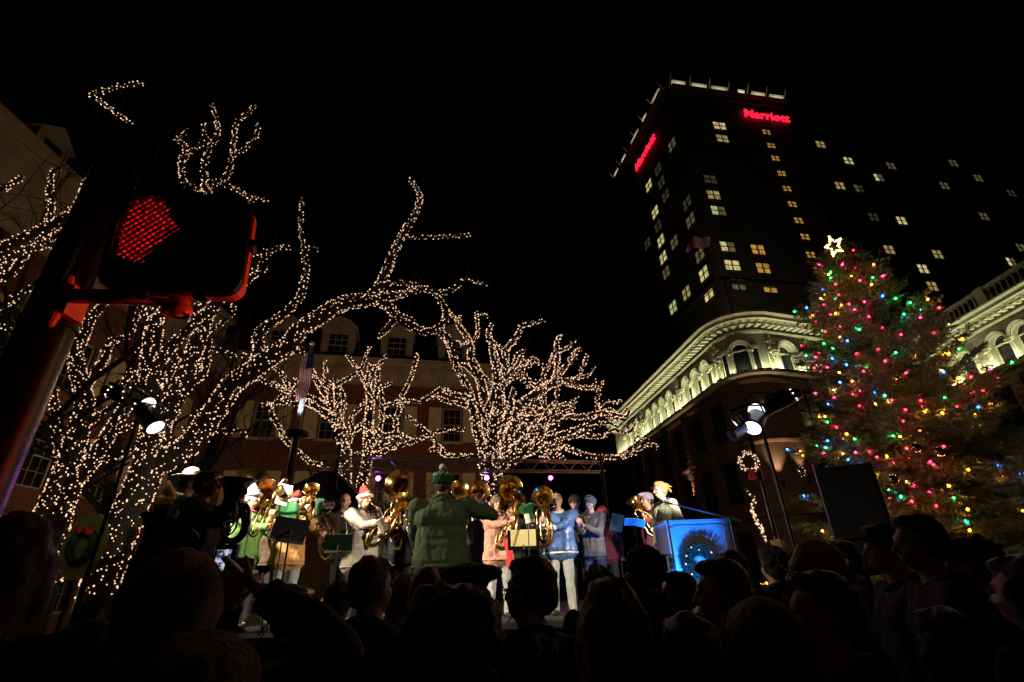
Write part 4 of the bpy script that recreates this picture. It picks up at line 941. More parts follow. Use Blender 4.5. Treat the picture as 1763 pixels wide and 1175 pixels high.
    g(W((-.085*B_, 0, 1.30)), .125*B_, W((.085*B_, 0, 1.30)), .125*B_); g(W((-.07*B_, .012, 1.15)), .125*B_, W((.07*B_, .012, 1.15)), .125*B_)
    for z in np.arange(1.12, hem+.05, -.08):
        f_ = (1.12-z); g(W((-.07*B_, .01, z)), (.125+f_*.06)*B_, W((.07*B_, .01, z)), (.125+f_*.06)*B_)
    g(W((-.075*B_, .01, hem+.06)), (.13+(1.1-hem)*.05)*B_, W((.075*B_, .01, hem+.06)), (.13+(1.1-hem)*.05)*B_)
    for S, E_, T, sx in arms:
        g(S, .074*B_, E_, .060); d = T-E_; g(E_, .060, E_+d*.9, .045)
    k.tube([W((.075*math.cos(a), -.02+.07*math.sin(a), 1.455+.02*math.sin(a+3.14))) for a in np.linspace(0, 6.28, 14, endpoint=False)], .022*s, 8, closed=True)
    cm = remesh(k, 'jacket', coat, cvox*s, 3, .017*s, 11, (1, 1, .4)); co = link('jacket', cm, root)
    # collar, cuffs and hem band
    q = MB(); q.tube([W((.082*math.cos(a), -.02+.078*math.sin(a), 1.475+.03*math.sin(a+3.14))) for a in np.linspace(0, 6.28, 16, endpoint=False)], .019*s, 8, closed=True); q.obj('collar', collar or coat, co, smooth=True)
    q = MB(); hx = (.07+.128+(1.1-hem)*.055)*B_; hy = (.13+(1.1-hem)*.055)*B_; q.tube([W((hx*math.cos(a), .01+hy*math.sin(a), hem+.012)) for a in np.linspace(0, 6.28, 24, endpoint=False)], .016*s, 6, closed=True); q.obj('hem', collar if collar is WHF else coat, co, smooth=True)
    for S, E_, T, sx in arms:
        d = nrm(T-E_); q = MB(); q.lathe([(.036*s, 0), (.046*s, .0), (.046*s, .05*s), (.036*s, .05*s)], T-d*.055*s, d, 12); q.obj('cuff', collar or coat, co, smooth=True)
    # trousers and shoes
    k = MB(); g(W((-.07, 0, .93)), .115*B_, W((.07, 0, .93)), .115*B_)
    for hp, kn, an, st_, sx in feet: g(W(hp), .105, W(kn), .074); g(W(kn), .072, W((an[0], an[1], an[2]+.0)), .062)
    link('trousers', remesh(k, 'trousers', tr, cvox*s, 3, .014*s, 12, (1, 1, .5)), root)
    for hp, kn, an, st_, sx in feet:
        q = MB(); q.cap(W((sx*.13, -.05+st_, .055)), .05*s, W((sx*.15, .14+st_, .042)), .04*s, 10); q.obj('shoe', SHOE, root, smooth=True)
    # hair
    hm = MB(); E = lambda p, r: hm.ell(HW(p), tuple(q_ for q_ in r), 14, 10, HM)
    if hair != 'bald':
        E((0, -.022, 1.668), (.082, .096, .094)); E((0, -.045, 1.63), (.078, .075, .09))
        for sx in (-1, 1): E((sx*.07, -.02, 1.64), (.016, .04, .045))
        if hair in ('short', 'long', 'curly', 'bun'): E((0, .03, 1.725), (.06, .06, .03))
        if hair in ('long',):
            for sx in (-1, 0, 1):
                hm.cap(HW((sx*.05, -.055, 1.64)), .05*s, HW((sx*.06, -.075, 1.42)), .045*s); hm.cap(HW((sx*.06, -.075, 1.42)), .045*s, HW((sx*.055, -.085, 1.30)), .028*s)
            for sx in (-1, 1): hm.cap(HW((sx*.078, .0, 1.64)), .028*s, HW((sx*.085, -.02, 1.42)), .03*s)
        if hair == 'curly':
            for _ in range(46):
                v = nrm([random.gauss(0, 1), random.gauss(-.5, .8), random.gauss(.2, .8)]); E(np.array([0, -.03, 1.64])+v*np.array([.095, .1, .11]), (.03, .03, .03))
        if hair == 'bun':
            E((0, -.13, 1.68), (.04, .05, .05)); hm.cap(HW((0, -.15, 1.68)), .035*s, HW((0, -.20, 1.60)), .022*s); hm.cap(HW((0, -.16, 1.70)), .02*s, HW((0, -.24, 1.66)), .012*s)
        link('hair', remesh(hm, 'hair', hairm, .011*s, 2, {'curly': .022, 'long': .014}.get(hair, .009)*s, {'curly': 22}.get(hair, 26), (1, 1, .35) if hair == 'long' else (1, 1, 1)), root)
    elif hair == 'bald' and not hat:
        for sx in (-1, 1): E((sx*.066, -.035, 1.62), (.016, .05, .035))
        E((0, -.085, 1.60), (.06, .02, .04)); link('hair', remesh(hm, 'hair', HAIRG, .009*s, 1, .006, 30), root)
    if glasses:
        q = MB()
        for sx in (-1, 1): q.tube([HW((sx*.034+.022*math.cos(a), .112, 1.635+.018*math.sin(a))) for a in np.linspace(0, 6.28, 12, endpoint=False)], .0022*s, 5, closed=True); q.tube([HW((sx*.056, .11, 1.64)), HW((sx*.085, 0, 1.635))], .0022*s, 5)
        q.tube([HW((-.012, .114, 1.638)), HW((.012, .114, 1.638))], .0022*s, 5); q.obj('glasses', BLACK, root)
    # headwear
    if hat:
        kind, hm1 = hat[0], hat[1]; hm2 = hat[2] if len(hat) > 2 else hm1
        q = MB()
        def ring(mb_, z, ra, rb, t, y0=-.015, seg=20): mb_.tube([HW((ra*math.cos(a), y0+rb*math.sin(a), z+.012*math.sin(a))) for a in np.linspace(0, 6.283, seg, endpoint=False)], t*s, 8, closed=True)
        if kind in ('knit', 'pom', 'santa', 'cap', 'flat'):
            q.ell(HW((0, -.018, 1.675)), (.092, .108, .094 if kind != 'knit' else .10), 18, 12, HM)
        if kind == 'santa':
            q.cap(HW((0, -.03, 1.73)), .075*s, HW((-.02, -.09, 1.80)), .055*s); q.cap(HW((-.02, -.09, 1.80)), .055*s, HW((-.06, -.16, 1.72)), .035*s); q.cap(HW((-.06, -.16, 1.72)), .035*s, HW((-.09, -.185, 1.60)), .02*s)
        if kind == 'flat': q.ell(HW((0, .02, 1.73)), (.10, .13, .035), 18, 8, HM); q.ell(HW((0, .12, 1.70)), (.07, .05, .012), 14, 6, HM)
        if kind == 'cap': q.ell(HW((0, .12, 1.69)), (.072, .085, .010), 14, 6, HM)
        if kind == 'beret': q.ell(HW((.02, .0, 1.745)), (.135, .15, .045), 18, 10, HM); q.ell(HW((0, -.02, 1.70)), (.09, .105, .05), 16, 8, HM)
        if kind == 'hood': q.ell(HW((0, -.03, 1.66)), (.125, .125, .135), 18, 12, HM); q.cap(HW((0, -.03, 1.60)), .12*s, W((0, -.05, 1.42)), .14*s)
        if kind == 'cowboy': q.ell(HW((0, -.01, 1.745)), (.082, .10, .085), 16, 10, HM); q.ell(HW((0, 0, 1.715)), (.17, .21, .014), 20, 6, HM)
        nm = {'knit': 'knit_hat', 'pom': 'bobble_hat', 'santa': 'santa_hat', 'cap': 'cap', 'flat': 'flat_cap', 'beret': 'beret', 'hood': 'hood', 'cowboy': 'brimmed_hat'}[kind]
        ho = link(nm, remesh(q, nm, hm1, .009*s, 3, .012 if kind == 'hood' else .004, 18), root)
        if kind in ('knit', 'pom', 'santa'):
            r_ = MB()
            if kind == 'santa': ring(r_, 1.672, .092, .108, .024)
            else:
                for a in np.linspace(0, 6.283, 34, endpoint=False): r_.cap(HW((.094*math.cos(a), -.018+.11*math.sin(a), 1.635)), .010*s, HW((.093*math.cos(a), -.018+.109*math.sin(a), 1.70)), .010*s, 6)
            r_.obj('band', hm2, ho, smooth=True)
        if kind == 'pom': r_ = MB(); r_.ell(HW((0, -.01, 1.80)), (.038, .038, .038), 12, 8, HM); link('pompom', remesh(r_, 'pompom', WHF, .007, 0, .012, 60), ho)
        if kind == 'santa': r_ = MB(); r_.ell(HW((-.095, -.19, 1.57)), (.036, .036, .036), 12, 8, HM); link('pompom', remesh(r_, 'pompom', WHF, .008, 0, .008, 60), ho)
    return root, W, HW
def stand_at(px, py, H, deck):
    d = ray(px, py); Y = (deck+H-CZ)/(d[2]/d[1]); p = atY(px, py, Y); return np.array([p[0], Y, deck])
# ---------------- brass ----------------
def brassmat(n, c, r): 
    m = mat(n, c, r, 1, .18, 9, .05, 12); return m
BRASS = brassmat('brass', (.86, .58, .20), .2); SILVER = brassmat('silver_plate', (.75, .74, .70), .14); DBR = brassmat('worn_brass', (.5, .33, .13), .3)
def horn(name, label, B, C, bd, R, M, m=BRASS, w=.10, side=None, group='brass instruments of the band', inner=True):
    """B: lowest bow, C: middle of the bell mouth, bd: way the bell opens, M: mouthpiece"""
    B = np.array(B, float); C = np.array(C, float); bd = nrm(bd); a = nrm(C-B); L = np.linalg.norm(C-B)
    s = nrm(np.cross(a, (0, 1, 0))) if side is None else nrm(np.array(side)-a*np.dot(side, a)); n = np.cross(s, a)
    if n[1] > 0: n = -n
    root = thing(name, label, name.replace('_', ' '), B-a*.02, group)
    # main conical tube
    neck = C-bd*R*1.6
    P = [B+s*w+a*L*.58, B+s*w+a*L*.4, B+s*w+a*L*.16, B+s*w*.62+a*.025, B, B-s*w*.62+a*.03, B-s*w+a*L*.2, B-s*w*.9+a*L*.45, (B-s*w*.6+a*L*.62)*.6+neck*.4, neck]
    P = cat(P, 5); r = interp([.011, .014, .018, .024, .03, .034, .04, .046, .052, .055], len(P)); sc_ = R/.17; r = [q*(.75+.25*sc_) for q in r]
    t = MB(); t.tube(P, r, 14); t.obj('main_tube', m, root, smooth=True)
    rn = r[-1]; hb = R*1.6; prof = []
    for x in np.linspace(0, 1, 18): prof.append((rn+(R-rn)*(x**5*.58+x*.42), x*hb))
    inn = [(p[0]-.004, p[1]-.001) for p in reversed(prof)]
    bl = MB(); bl.lathe(prof+[(R+.006, hb+.002), (R+.004, hb+.01)]+inn, neck, bd, 36); bl.obj('bell', m, root, smooth=True)
    # wraps, valves, leadpipe
    t = MB()
    t.tube(cat([B+s*w+a*L*.58, B+s*(w+.01)+a*L*.68, B+s*w*.55+a*L*.76, B+s*w*.1+a*L*.68, B+s*w*.1+a*L*.45], 5), .011, 10)
    for q, o in ((.10, .055), (.17, .085)): t.tube(cat([B+s*w*.5+a*L*.5+n*o, B+s*w*.55+a*L*(q+.08)+n*o, B+s*w*.1+a*L*q+n*o, B-s*w*.45+a*L*(q+.1)+n*o, B-s*w*.5+a*L*.5+n*o, B-s*w*.1+a*L*.6+n*o, B+s*w*.3+a*L*.52+n*o], 5), .0085, 8)
    if inner: t.obj('tubing', m, root, smooth=True)
    for k in (-1, 0, 1):
        v = MB(); c0 = B+a*L*.30+s*(k*.036+.0)+n*.075
        v.lathe([(0.001, 0), (.017, 0), (.019, .01), (.017, .012), (.017, .13), (.020, .132), (.020, .15), (.006, .152), (.005, .18), (.013, .182), (.013, .19), (.001, .191)], c0, a, 12); v.obj('valve', m, root, smooth=True)
    if M is not None:
        M = np.array(M, float); lp = MB(); c0 = B+a*L*.52+n*.07+s*w*.4
        lp.tube(cat([c0, (c0+M)/2+a*.03, M-(M-c0)*.1], 5), .008, 8); lp.lathe([(.006, 0), (.008, .02), (.017, .045), (.018, .05), (.010, .048)], M-nrm(M-c0)*.05, M-c0, 12); lp.obj('mouthpiece', SILVER, root, smooth=True)
    return root, dict(B=B, a=a, s=s, n=n, L=L)
DECK = 1.2
stg = MB(); stg.box((-.9, 10.2, 1.1), (10.4, 8.0, .2)); sg = thing('stage', 'black raised stage carrying the brass band', 'stage', (-.9, 10.2, 0)); stg.obj('deck', mat('stage_deck', (.02, .02, .022), .7), sg)
sk = MB(); sk.box((-.9, 6.26, .5), (10.3, .05, .99)); sk.obj('skirt', DARKC, sg)
for x in (-5.8, -3.3, -.8, 1.7, 4): 
    for y in (6.5, 13.8): l_ = MB(); l_.tube([(x, y, 0), (x, y, 1)], .03, 6); l_.obj('leg', BLACK, sg)
def riser(x, y, wx, wy, z, lab):
    r_ = MB(); r_.box((x, y, z/2), (wx, wy, z)); r_.box((x, y, z-.02), (wx+.03, wy+.03, .03)); tag(r_.obj('riser', mat('riser_carpet', (.02, .02, .02), .9), None), lab, 'riser')
G = 'band players on the stage'
def toW(P): return np.array(P, float)
# conductor
cp = stand_at(763, 798, 1.90, .95); riser(cp[0], cp[1], 1.0, 1.0, .945, 'small black riser under the conductor')
GREENC = cloth('olive_green_cloth', (.09, .14, .07), .8); GK = mat('green_knit', (.01, .16, .04), .9, 0, .15, 8, .8, 70)
hR = atY(828, 866, cp[1]+.22)
cr, cW, cH = person('conductor seen from behind in a dark green jacket and green bobble hat', cp, 1.80, 90, (cp+np.array([-.30, .36, 1.02]), hR), (0, 0), 'short', HAIRB, ('pom', GK, GK), GREENC, .84, DENIM, 1.3, .008, .012, elbow=((-1, -.1, -.5), (1, -.2, -.55)))
q = MB()
for k in range(12):
    a = k*math.pi/6; q.tube([cH((.099*math.cos(a), -.018+.115*math.sin(a), 1.70)), cH((.088*math.cos(a+.26), -.018+.105*math.sin(a+.26), 1.735)), cH((.099*math.cos(a+.52), -.018+.115*math.sin(a+.52), 1.70))], .006, 5)
q.obj('pattern', WHF, cr, smooth=True)
q = MB(); q.tube([cW((.235*math.cos(a), .01+.19*math.sin(a), .845)) for a in np.linspace(0, 6.28, 24, endpoint=False)], .022, 8, closed=True); q.obj('waistband', GREENC, cr, smooth=True)
bt = MB(); bt.tube([hR+np.array([-.02, .08, .03]), hR+np.array([.02, .40, .16])], [.005, .003], 6); tag(bt.obj('baton', WHF, None), 'thin white baton in the right hand of the conductor', 'baton')
PY_ = []
def player(lab, px, py, H, face, hornspec=None, **k):
    P = stand_at(px, py, H, k.pop('deck', DECK)); PY_.append((px, round(float(P[1]), 2))); k.setdefault('group', None); hd = k.pop('hands', None); hr = None
    kk = k.pop('hh', 1.75)
    if hornspec:
        hn, hl, bpx, cpx, bd, R, m, dy = hornspec; f_ = np.array([math.cos(R_(face)), math.sin(R_(face)), 0])
        Yb = P[1]+f_[1]*.26+dy; B = atY(bpx[0], bpx[1], Yb); C = atY(cpx[0], cpx[1], Yb+.05)
        s_ = (H if not k.get('nohat') else H)/1.75
        mouth = P+np.array([0, 0, 1.565*k.get('nohat', 1)*H/1.75 if False else 1.565*(H-(.07 if k.get('hat') else 0))/1.75])+f_*.145
        hr, g_ = horn(hn, hl, B, C, bd, R, mouth, m)
        a, n = g_['a'], g_['n']
        if hd is None: hd = (B+a*g_['L']*.28-g_['s']*.06+n*.07, B+a*g_['L']*.45+n*.12+g_['s']*.02)
    # the hand nearer each target takes it
    th = R_(face-90); rx_ = rotz(th)@np.array([1., 0, 0])
    if hd is not None and hd[0] is not None and hd[1] is not None and np.dot(hd[0]-P, rx_) > np.dot(hd[1]-P, rx_): hd = (hd[1], hd[0])
    hat_ = k.get('hat'); H2 = H-(.07 if hat_ and hat_[0] in ('santa', 'cowboy', 'pom') else .015 if hat_ else 0)
    return person(lab, P, H2, face, hd, **k)
TOC = np.array([0, -1, 0])
GREENF = cloth('green_fleece', (.16, .36, .09), .9, sheen=.3); GREYJ = cloth('grey_jacket', (.34, .31, .28), .7); TANC = cloth('tan_canvas', (.30, .20, .09), .8); ORJ = cloth('orange_tan_jacket', (.48, .25, .09), .8)
PINK = cloth('dusty_pink_quilt', (.50, .27, .20), .8, .8, 40); BSAT = mat('blue_satin', (.07, .15, .38), .35, 0, .15, 4, .15, 30); TEE = cloth('dark_grey_shirt', (.10, .10, .11)); CREAMK = cloth('cream_knit', (.55, .55, .42), .85, .9, 60)
BLUEF = cloth('pale_blue_felt', (.25, .42, .55)); GREYK = mat('grey_knit', (.13, .15, .18), .9, 0, .15, 8, .8, 70); TANK = mat('tan_knit', (.28, .20, .14), .9, 0, .15, 8, .8, 70)
# p: green fleece, trombone
pg = stand_at(440, 834, 1.80, DECK)
player('man in a green fleece and pale blue santa hat blowing a long-slide trombone', 440, 834, 1.80, -18, None, hands=(atY(470, 908, pg[1]-.12), atY(466, 892, pg[1]-.05)), hair='short', hairm=HAIRG, hat=('santa', BLUEF, WHF), coat=GREENF, hem=.80, tr=DENIM, bulk=1.12, collar=REDF, head=(0, -4))
def trombone(lab, A, Bp, Cb, bd, R):
    A, Bp, Cb = map(np.array, (A, Bp, Cb)); root = thing('trombone', lab, 'trombone', A, 'trombones'); d = nrm(Bp-A); s = nrm(np.cross(d, (0, 1, .3))); t = MB()
    t.tube([A-s*.045, Bp-s*.045]+[Bp+d*.045*math.sin(x)-s*.045*math.cos(x) for x in np.linspace(.2, 2.9, 7)]+[Bp+s*.045, A+s*.045], .011, 10); t.tube([A-s*.045, A+s*.045], .006, 6); t.tube([A+d*.2-s*.045, A+d*.2+s*.045], .006, 6); t.obj('slide', BRASS, root, smooth=True)
    t = MB(); bd = nrm(bd); nk = Cb-bd*R*3; t.tube(cat([A+s*.045, A-d*.2+s*.05, A-d*.3+s*.12, nk-bd*.1, nk], 5), .012, 10)
    t.lathe([(.012+(R-.012)*x**3.5, x*R*3) for x in np.linspace(0, 1, 14)]+[(.008+(R-.012)*x**3.5, x*R*3-.001) for x in np.linspace(1, 0, 14)], nk, bd, 28); t.obj('bell', BRASS, root, smooth=True)
    return root
trombone('brass trombone slanting down from the lips of the man in the green fleece', atY(462, 862, pg[1]-.25), atY(437, 918, pg[1]-.3), atY(489, 846, pg[1]-.3), (.35, -.55, .5), .12)
horn('tuba', 'large brass tuba standing upright behind the pale blue santa hat', atY(478, 950, pg[1]+.35), atY(468, 846, pg[1]+.4), (.75, -.5, .45), .21, None)
player('man with a red santa hat half hidden behind a green music folder', 512, 846, 1.75, -60, ('trombone_horn' if False else 'baritone_horn', 'small brass baritone horn raised beside the red santa hat of the man behind green folders', (520, 900), (536, 842), (.2, -.8, .5), .11, BRASS, 0), hat=('santa', REDF, WHF), coat=ORJ, tr=JEAN, bulk=1.1)
player('player in a long tan coat hidden behind a silver bell', 556, 860, 1.72, -82, ('tuba', 'silver-plated tuba whose tilted bell hides its player in the long tan coat', (566, 962), (553, 878), (-.15, -.62, .75), .20, SILVER, .0), hair='short', coat=TANC, hem=.42, tr=KHAKI, bulk=1.1)
player('bald man in black standing behind the grey jacket', 596, 850, 1.91, -70, None, hair='bald', coat=DARKC, tr=DARKC)
player('man in grey jacket and red santa hat playing a euphonium', 631, 838, 1.86, -32, ('euphonium', 'gleaming brass euphonium held by the man in the grey jacket and red santa hat', (634, 938), (697, 862), (.62, -.55, .55), .155, BRASS, -.05), hat=('santa', REDF, WHF), hair='short', hairm=HAIRG, coat=GREYJ, hem=.70, tr=DENIM, bulk=1.3, glasses=True)
tu1 = stand_at(684, 862, 1.7, DECK)
player('dark-clothed player behind the forward-facing bell left of the conductor', 688, 872, 1.66, -88, ('tuba', 'brass tuba with its round mouth facing forward, left of the conductor', (684, 945), (685, 832), (-.12, -1, .12), .235, BRASS, .15), coat=DARKC, tr=DARKC)
player('player in a red santa hat and dark coat behind the small silver horn', 720, 860, 1.74, -95, ('baritone_horn', 'small silver horn flashing beside the left shoulder of the conductor', (715, 920), (706, 868), (.3, -.9, .4), .10, SILVER, -.1), hat=('santa', REDF, WHF), coat=DARKC, tr=DARKC)
player('player mostly hidden by the conductor, in a dark vest and tan skirt', 826, 868, 1.66, -90, ('tuba', 'brass tuba facing forward just above the raised hand of the conductor', (824, 940), (823, 846), (.05, -1, .1), .20, BRASS, .5), coat=DARKC, hem=.85, tr=KHAKI)
player('hidden player whose tuba bell peeks out beside the bobble hat', 792, 870, 1.62, -90, ('tuba', 'brass tuba bell peeking out beside the green bobble hat', (790, 940), (792, 842), (.25, -.9, .3), .15, BRASS, .2), coat=DARKC, tr=DARKC)
player('woman in a dusty pink jacket and knit hat playing a euphonium', 856, 852, 1.74, -75, ('euphonium', 'brass euphonium with a tilted bell, played by the woman in dusty pink', (860, 944), (898, 853), (.42, -.72, .52), .165, BRASS, -.05), hat=('knit', TANK), hair='long', hairm=HAIRB, coat=PINK, hem=.78, tr=JEAN, bulk=1.12, skin=SKIN2)
sc_m = MB(); pk_ = stand_at(856, 852, 1.69, DECK); sc_m.tube(cat([pk_+np.array([.12, -.2, 1.0]), pk_+np.array([.16, -.25, .9]), pk_+np.array([.18, -.25, .78]), pk_+np.array([.18, -.24, .64])], 4), [.05]*13, 8); tag(link('scarf', remesh(sc_m, 'scarf', REDF, .012, 2, .02, 14)), 'red scarf end hanging below the dusty pink jacket', 'scarf')
player('player behind the largest forward-facing bell right of the conductor', 884, 866, 1.70, -92, ('tuba', 'brass tuba with the largest forward-facing mouth, right of the conductor', (878, 950), (876, 842), (-.08, -1, .08), .25, BRASS, .3), coat=DARKC, tr=DARKC)
player('player in a shiny blue jacket and pale jeans, face hidden by the horn', 958, 850, 1.74, -100, ('euphonium', 'brass euphonium facing forward before the shiny blue jacket', (938, 940), (934, 855), (-.16, -1, .16), .165, BRASS, -.12), hair='short', hairm=HAIRL, coat=BSAT, hem=.84, tr=JEAN, bulk=1.24, collar=WHF)
player('bespectacled man in black between the blue jacket and the grey knit hat', 988, 852, 1.80, -110, None, hair='short', glasses=True, coat=DARKC, tr=DARKC, hat=('knit', mat('brown_knit', (.05, .03, .02), .9, 0, .2, 8, .6, 70)))
player('youth in a grey knit hat and dark shirt playing a small horn', 1014, 853, 1.74, -125, ('baritone_horn', 'small brass horn pointed left by the youth in the grey knit hat', (1004, 918), (990, 890), (-.75, -.6, .05), .085, BRASS, .0), hat=('knit', GREYK), hair='short', coat=TEE, tr=DENIM, skin=SKIN2)
player('figure in a red hat far back at the right end of the stage', 1036, 872, 1.70, -100, None, hat=('knit', mat('red_knit', (.35, .03, .05), .9, 0, .2, 8, .6, 70)), coat=cloth('maroon_cloth', (.12, .015, .02)), tr=DARKC)
player('dark figure between the santa hat of the grey jacket and the round tuba mouth', 655, 868, 1.70, -90, None, coat=DARKC)
player('dark-clad player in a red hat behind the black music stand', 476, 858, 1.72, -70, None, hat=('knit', mat('red_knit', (.35, .03, .05), .9, 0, .2, 8, .6, 70)), coat=cloth('brown_cloth', (.08, .05, .03)))
player('dark figure standing behind the stand with cream sheets', 915, 872, 1.68, -90, None, coat=cloth('navy_cloth', (.02, .025, .06)))
# left end: cowboy hat, dark man with the big tuba
player('man in a pale brimmed hat and taupe jacket at the left end of the stage', 334, 806, 1.86, 25, ('tuba', 'tuba at the far left whose bell shows only as a thin brass ring', (300, 950), (280, 868), (-.95, -.35, .05), .27, DBR, -.1), hat=('cowboy', cloth('straw', (.60, .48, .32))), coat=cloth('taupe_cloth', (.16, .13, .10)), tr=DARKC)
dk = atY(362, 812, 4.7); dkz = dk[2]-1.80
riser(dk[0], dk[1], .9, .9, dkz-.003, 'black riser under the man in black with the big tuba')
hb_ = atY(402, 932, 4.55); hc_ = atY(408, 826, 4.55)
horn('tuba', 'big dark silver tuba held by the man in black at the left of the stage', hb_, hc_, (.15, -.25, 1), .17, atY(392, 850, 4.65), SILVER)
person('man in a black coat in profile behind a big silver tuba, left of the stage', (dk[0], 4.7, dkz), 1.80, 12, (hb_+np.array([0, 0, .2]), hb_+np.array([-.02, -.05, .35])), (0, 0), 'short', HAIRD, None, DARKC, .5, DARKC, 1.15)
horn('tuba', 'large brass tuba bell rising behind the big silver tuba, left of the stage', atY(440, 930, 8.6), atY(437, 818, 8.6), (.35, -.35, .85), .27, None, DBR)
person('player in black behind the large raised brass bell at the left', np.append(atY(424, 850, 8.95)[:2], DECK), 1.72, -80, None, hair='short')
# right: lectern pair
pn_ = player('man in a flat cap playing a euphonium beside the lectern', 1112, 848, 1.76, 196, ('euphonium', 'brass euphonium with bell up at the left, played by the man in the flat cap', (1132, 922), (1091, 861), (-.45, -.4, .8), .125, BRASS, -.12), hat=('flat', mat('lilac_felt', (.38, .32, .42), .9, 0, .1, 8, .5, 80)), coat=cloth('red_navy_cloth', (.10, .02, .05)), tr=DENIM, skin=SKIN2, collar=REDF)
player('woman with a blond bun and cream knit top behind the blue lectern', 1140, 830, 1.70, 205, None, hands=None, hair='bun', hairm=HAIRL, coat=CREAMK, tr=DARKC, skin=SKIN2, lean=6, glasses=True, collar=DENIM)
# ---------------- the crowd ----------------
CG = None
def crowd(lab, px, py, w_, face=90, hair='short', hairm=None, hat=None, coat=None, head=(0, 0), bulk=1.08, hands=None, glasses=False, skin=None, hw=.165, vox=.013):
    Y = 2.0
    for _ in range(12): P = atY(px, py, Y); Y = Y*(hw/(w_*pxscale(P)))**.8
    P = atY(px, py, Y); H = P[2]; z0 = 0
    if H > 1.93: z0 = H-1.85; H = 1.85
    if z0: riser(P[0], P[1], .5, .5, z0-.004, 'low step under '+lab.split(',')[0][:70])
    hh = H-(.05 if hat and hat[0] in ('cowboy', 'pom') else 0)
    return person(lab, (P[0], P[1], z0), hh, face, hands, head, hair, hairm or HAIRD, hat, coat or DARKC, .75, DARKC, bulk, vox, .022, skin or SKIN, glasses=glasses), P
DC2 = cloth('brown_dark_cloth', (.03, .02, .015)); DC3 = cloth('charcoal_cloth', (.02, .021, .024))
FUZZ = mat('beige_fuzz', (.30, .20, .11), 1, 0, .3, 20, 1, 120, sheen=.5)
crowd('short-haired spectator below the euphonium of the grey-jacketed man, cheek lit', 645, 962, 60, 80, 'short', HAIRB, head=(-25, 0))
crowd('small dark-haired spectator left of the short-haired one, under the stage', 586, 1002, 46)
crowd('blond spectator with long hair, the left one of two blonds under the stage', 697, 989, 40, 80, 'long', HAIRL)
crowd('blond spectator with long hair directly below the left elbow of the conductor', 738, 978, 46, 90, 'long', HAIRL)
crowd('spectator in a black beret turned to the right', 812, 986, 62, 60, 'short', HAIRD, ('beret', DARKC), head=(-45, 0))
crowd('tall dark-haired spectator in profile to the left, glasses glinting', 908, 962, 70, 105, 'short', HAIRD, head=(45, 0), glasses=True, bulk=1.3)
crowd('curly-headed spectator filling the bottom centre', 782, 1014, 130, 90, 'curly', HAIRB)
crowd('spectator with long reddish hair at the bottom, right of centre', 1046, 1000, 100, 90, 'long', mat('hair_red', (.16, .05, .02), .5, 0, .4, 50, .9, 180))
crowd('curly brown head at the very bottom of the photo', 915, 1090, 76, 90, 'curly', HAIRB)
crowd('short curly-haired spectator right of the pale jeans', 1027, 979, 38, 90, 'curly', HAIRD)
crowd('spectator with a tall dark woolly hat left of the lectern', 1103, 946, 46, 110, 'short', HAIRD, ('knit', DC3), head=(40, 0))
crowd('dark-haired spectator below the woolly hat', 1085, 994, 48, 90, 'long', HAIRD)
crowd('dark-haired spectator partly hidden, between the woolly hat and the boy', 1122, 1002, 40, 90, 'long', HAIRB)
crowd('boy with cropped hair looking left in front of the lectern', 1163, 986, 46, 140, 'short', HAIRD, head=(25, 0))
crowd('grey-haired man looking left before the lectern wreath', 1232, 966, 72, 120, 'short', HAIRG, head=(40, 0))
crowd('brown-haired head just behind the grey-haired man', 1257, 951, 46, 95, 'short', HAIRB)
crowd('person in a pale knitted cap at the bottom right', 1302, 1046, 128, 90, 'short', HAIRD, ('knit', mat('oat_knit', (.20, .15, .11), .95, 0, .2, 8, .9, 60)))
crowd('balding man with glasses looking left, right of the lamp stand', 1392, 925, 72, 160, 'bald', HAIRD, head=(15, 0), glasses=True)
crowd('broad dark-haired man looking left below the balding one', 1398, 986, 88, 150, 'short', HAIRD, head=(20, 0))
crowd('spectator looking left in front of the loudspeaker', 1442, 932, 38, 170, 'short', HAIRD)
crowd('spectator in a visored cap looking left', 1512, 905, 48, 165, 'short', HAIRD, ('cap', DC3))
crowd('tall man looking left behind the visored cap', 1566, 888, 56, 160, 'short', HAIRD, head=(10, 0))
crowd('small distant spectator right of the lectern', 1322, 946, 34, 95, 'curly', HAIRD)
crowd('small distant spectator with bright ear beside the lamp stand', 1345, 944, 26, 140, 'short', HAIRB)
crowd('small pale-haired spectator far back beside the lamp stand', 1336, 930, 18, 150, 'short', HAIRL)
crowd('dark figure near the right edge under the evergreen', 1660, 925, 60, 120, 'short', HAIRD)
crowd('dark figure at the right edge of the photo', 1740, 960, 80, 110, 'long', HAIRD)
crowd('dark figure at the bottom right corner', 1612, 1050, 90, 100, 'short', HAIRD, coat=DC3)
crowd('dark-coated figure at the bottom, between the oat cap and the curly head', 1180, 1060, 110, 90, 'short', HAIRD)
crowd('tall figure with red-lit hair at the left edge', 58, 892, 98, 95, 'long', HAIRB, bulk=1.25)
crowd('dark head left of the small dark-haired spectator', 505, 1010, 60, 90, 'short', HAIRD)
crowd('dark head low between the camera and the curly head', 575, 1075, 95, 90, 'short', HAIRD)
crowd('figure in a fuzzy beige hood at the bottom left', 370, 1118, 210, 90, 'bald', HAIRD, ('hood', FUZZ), hw=.25)
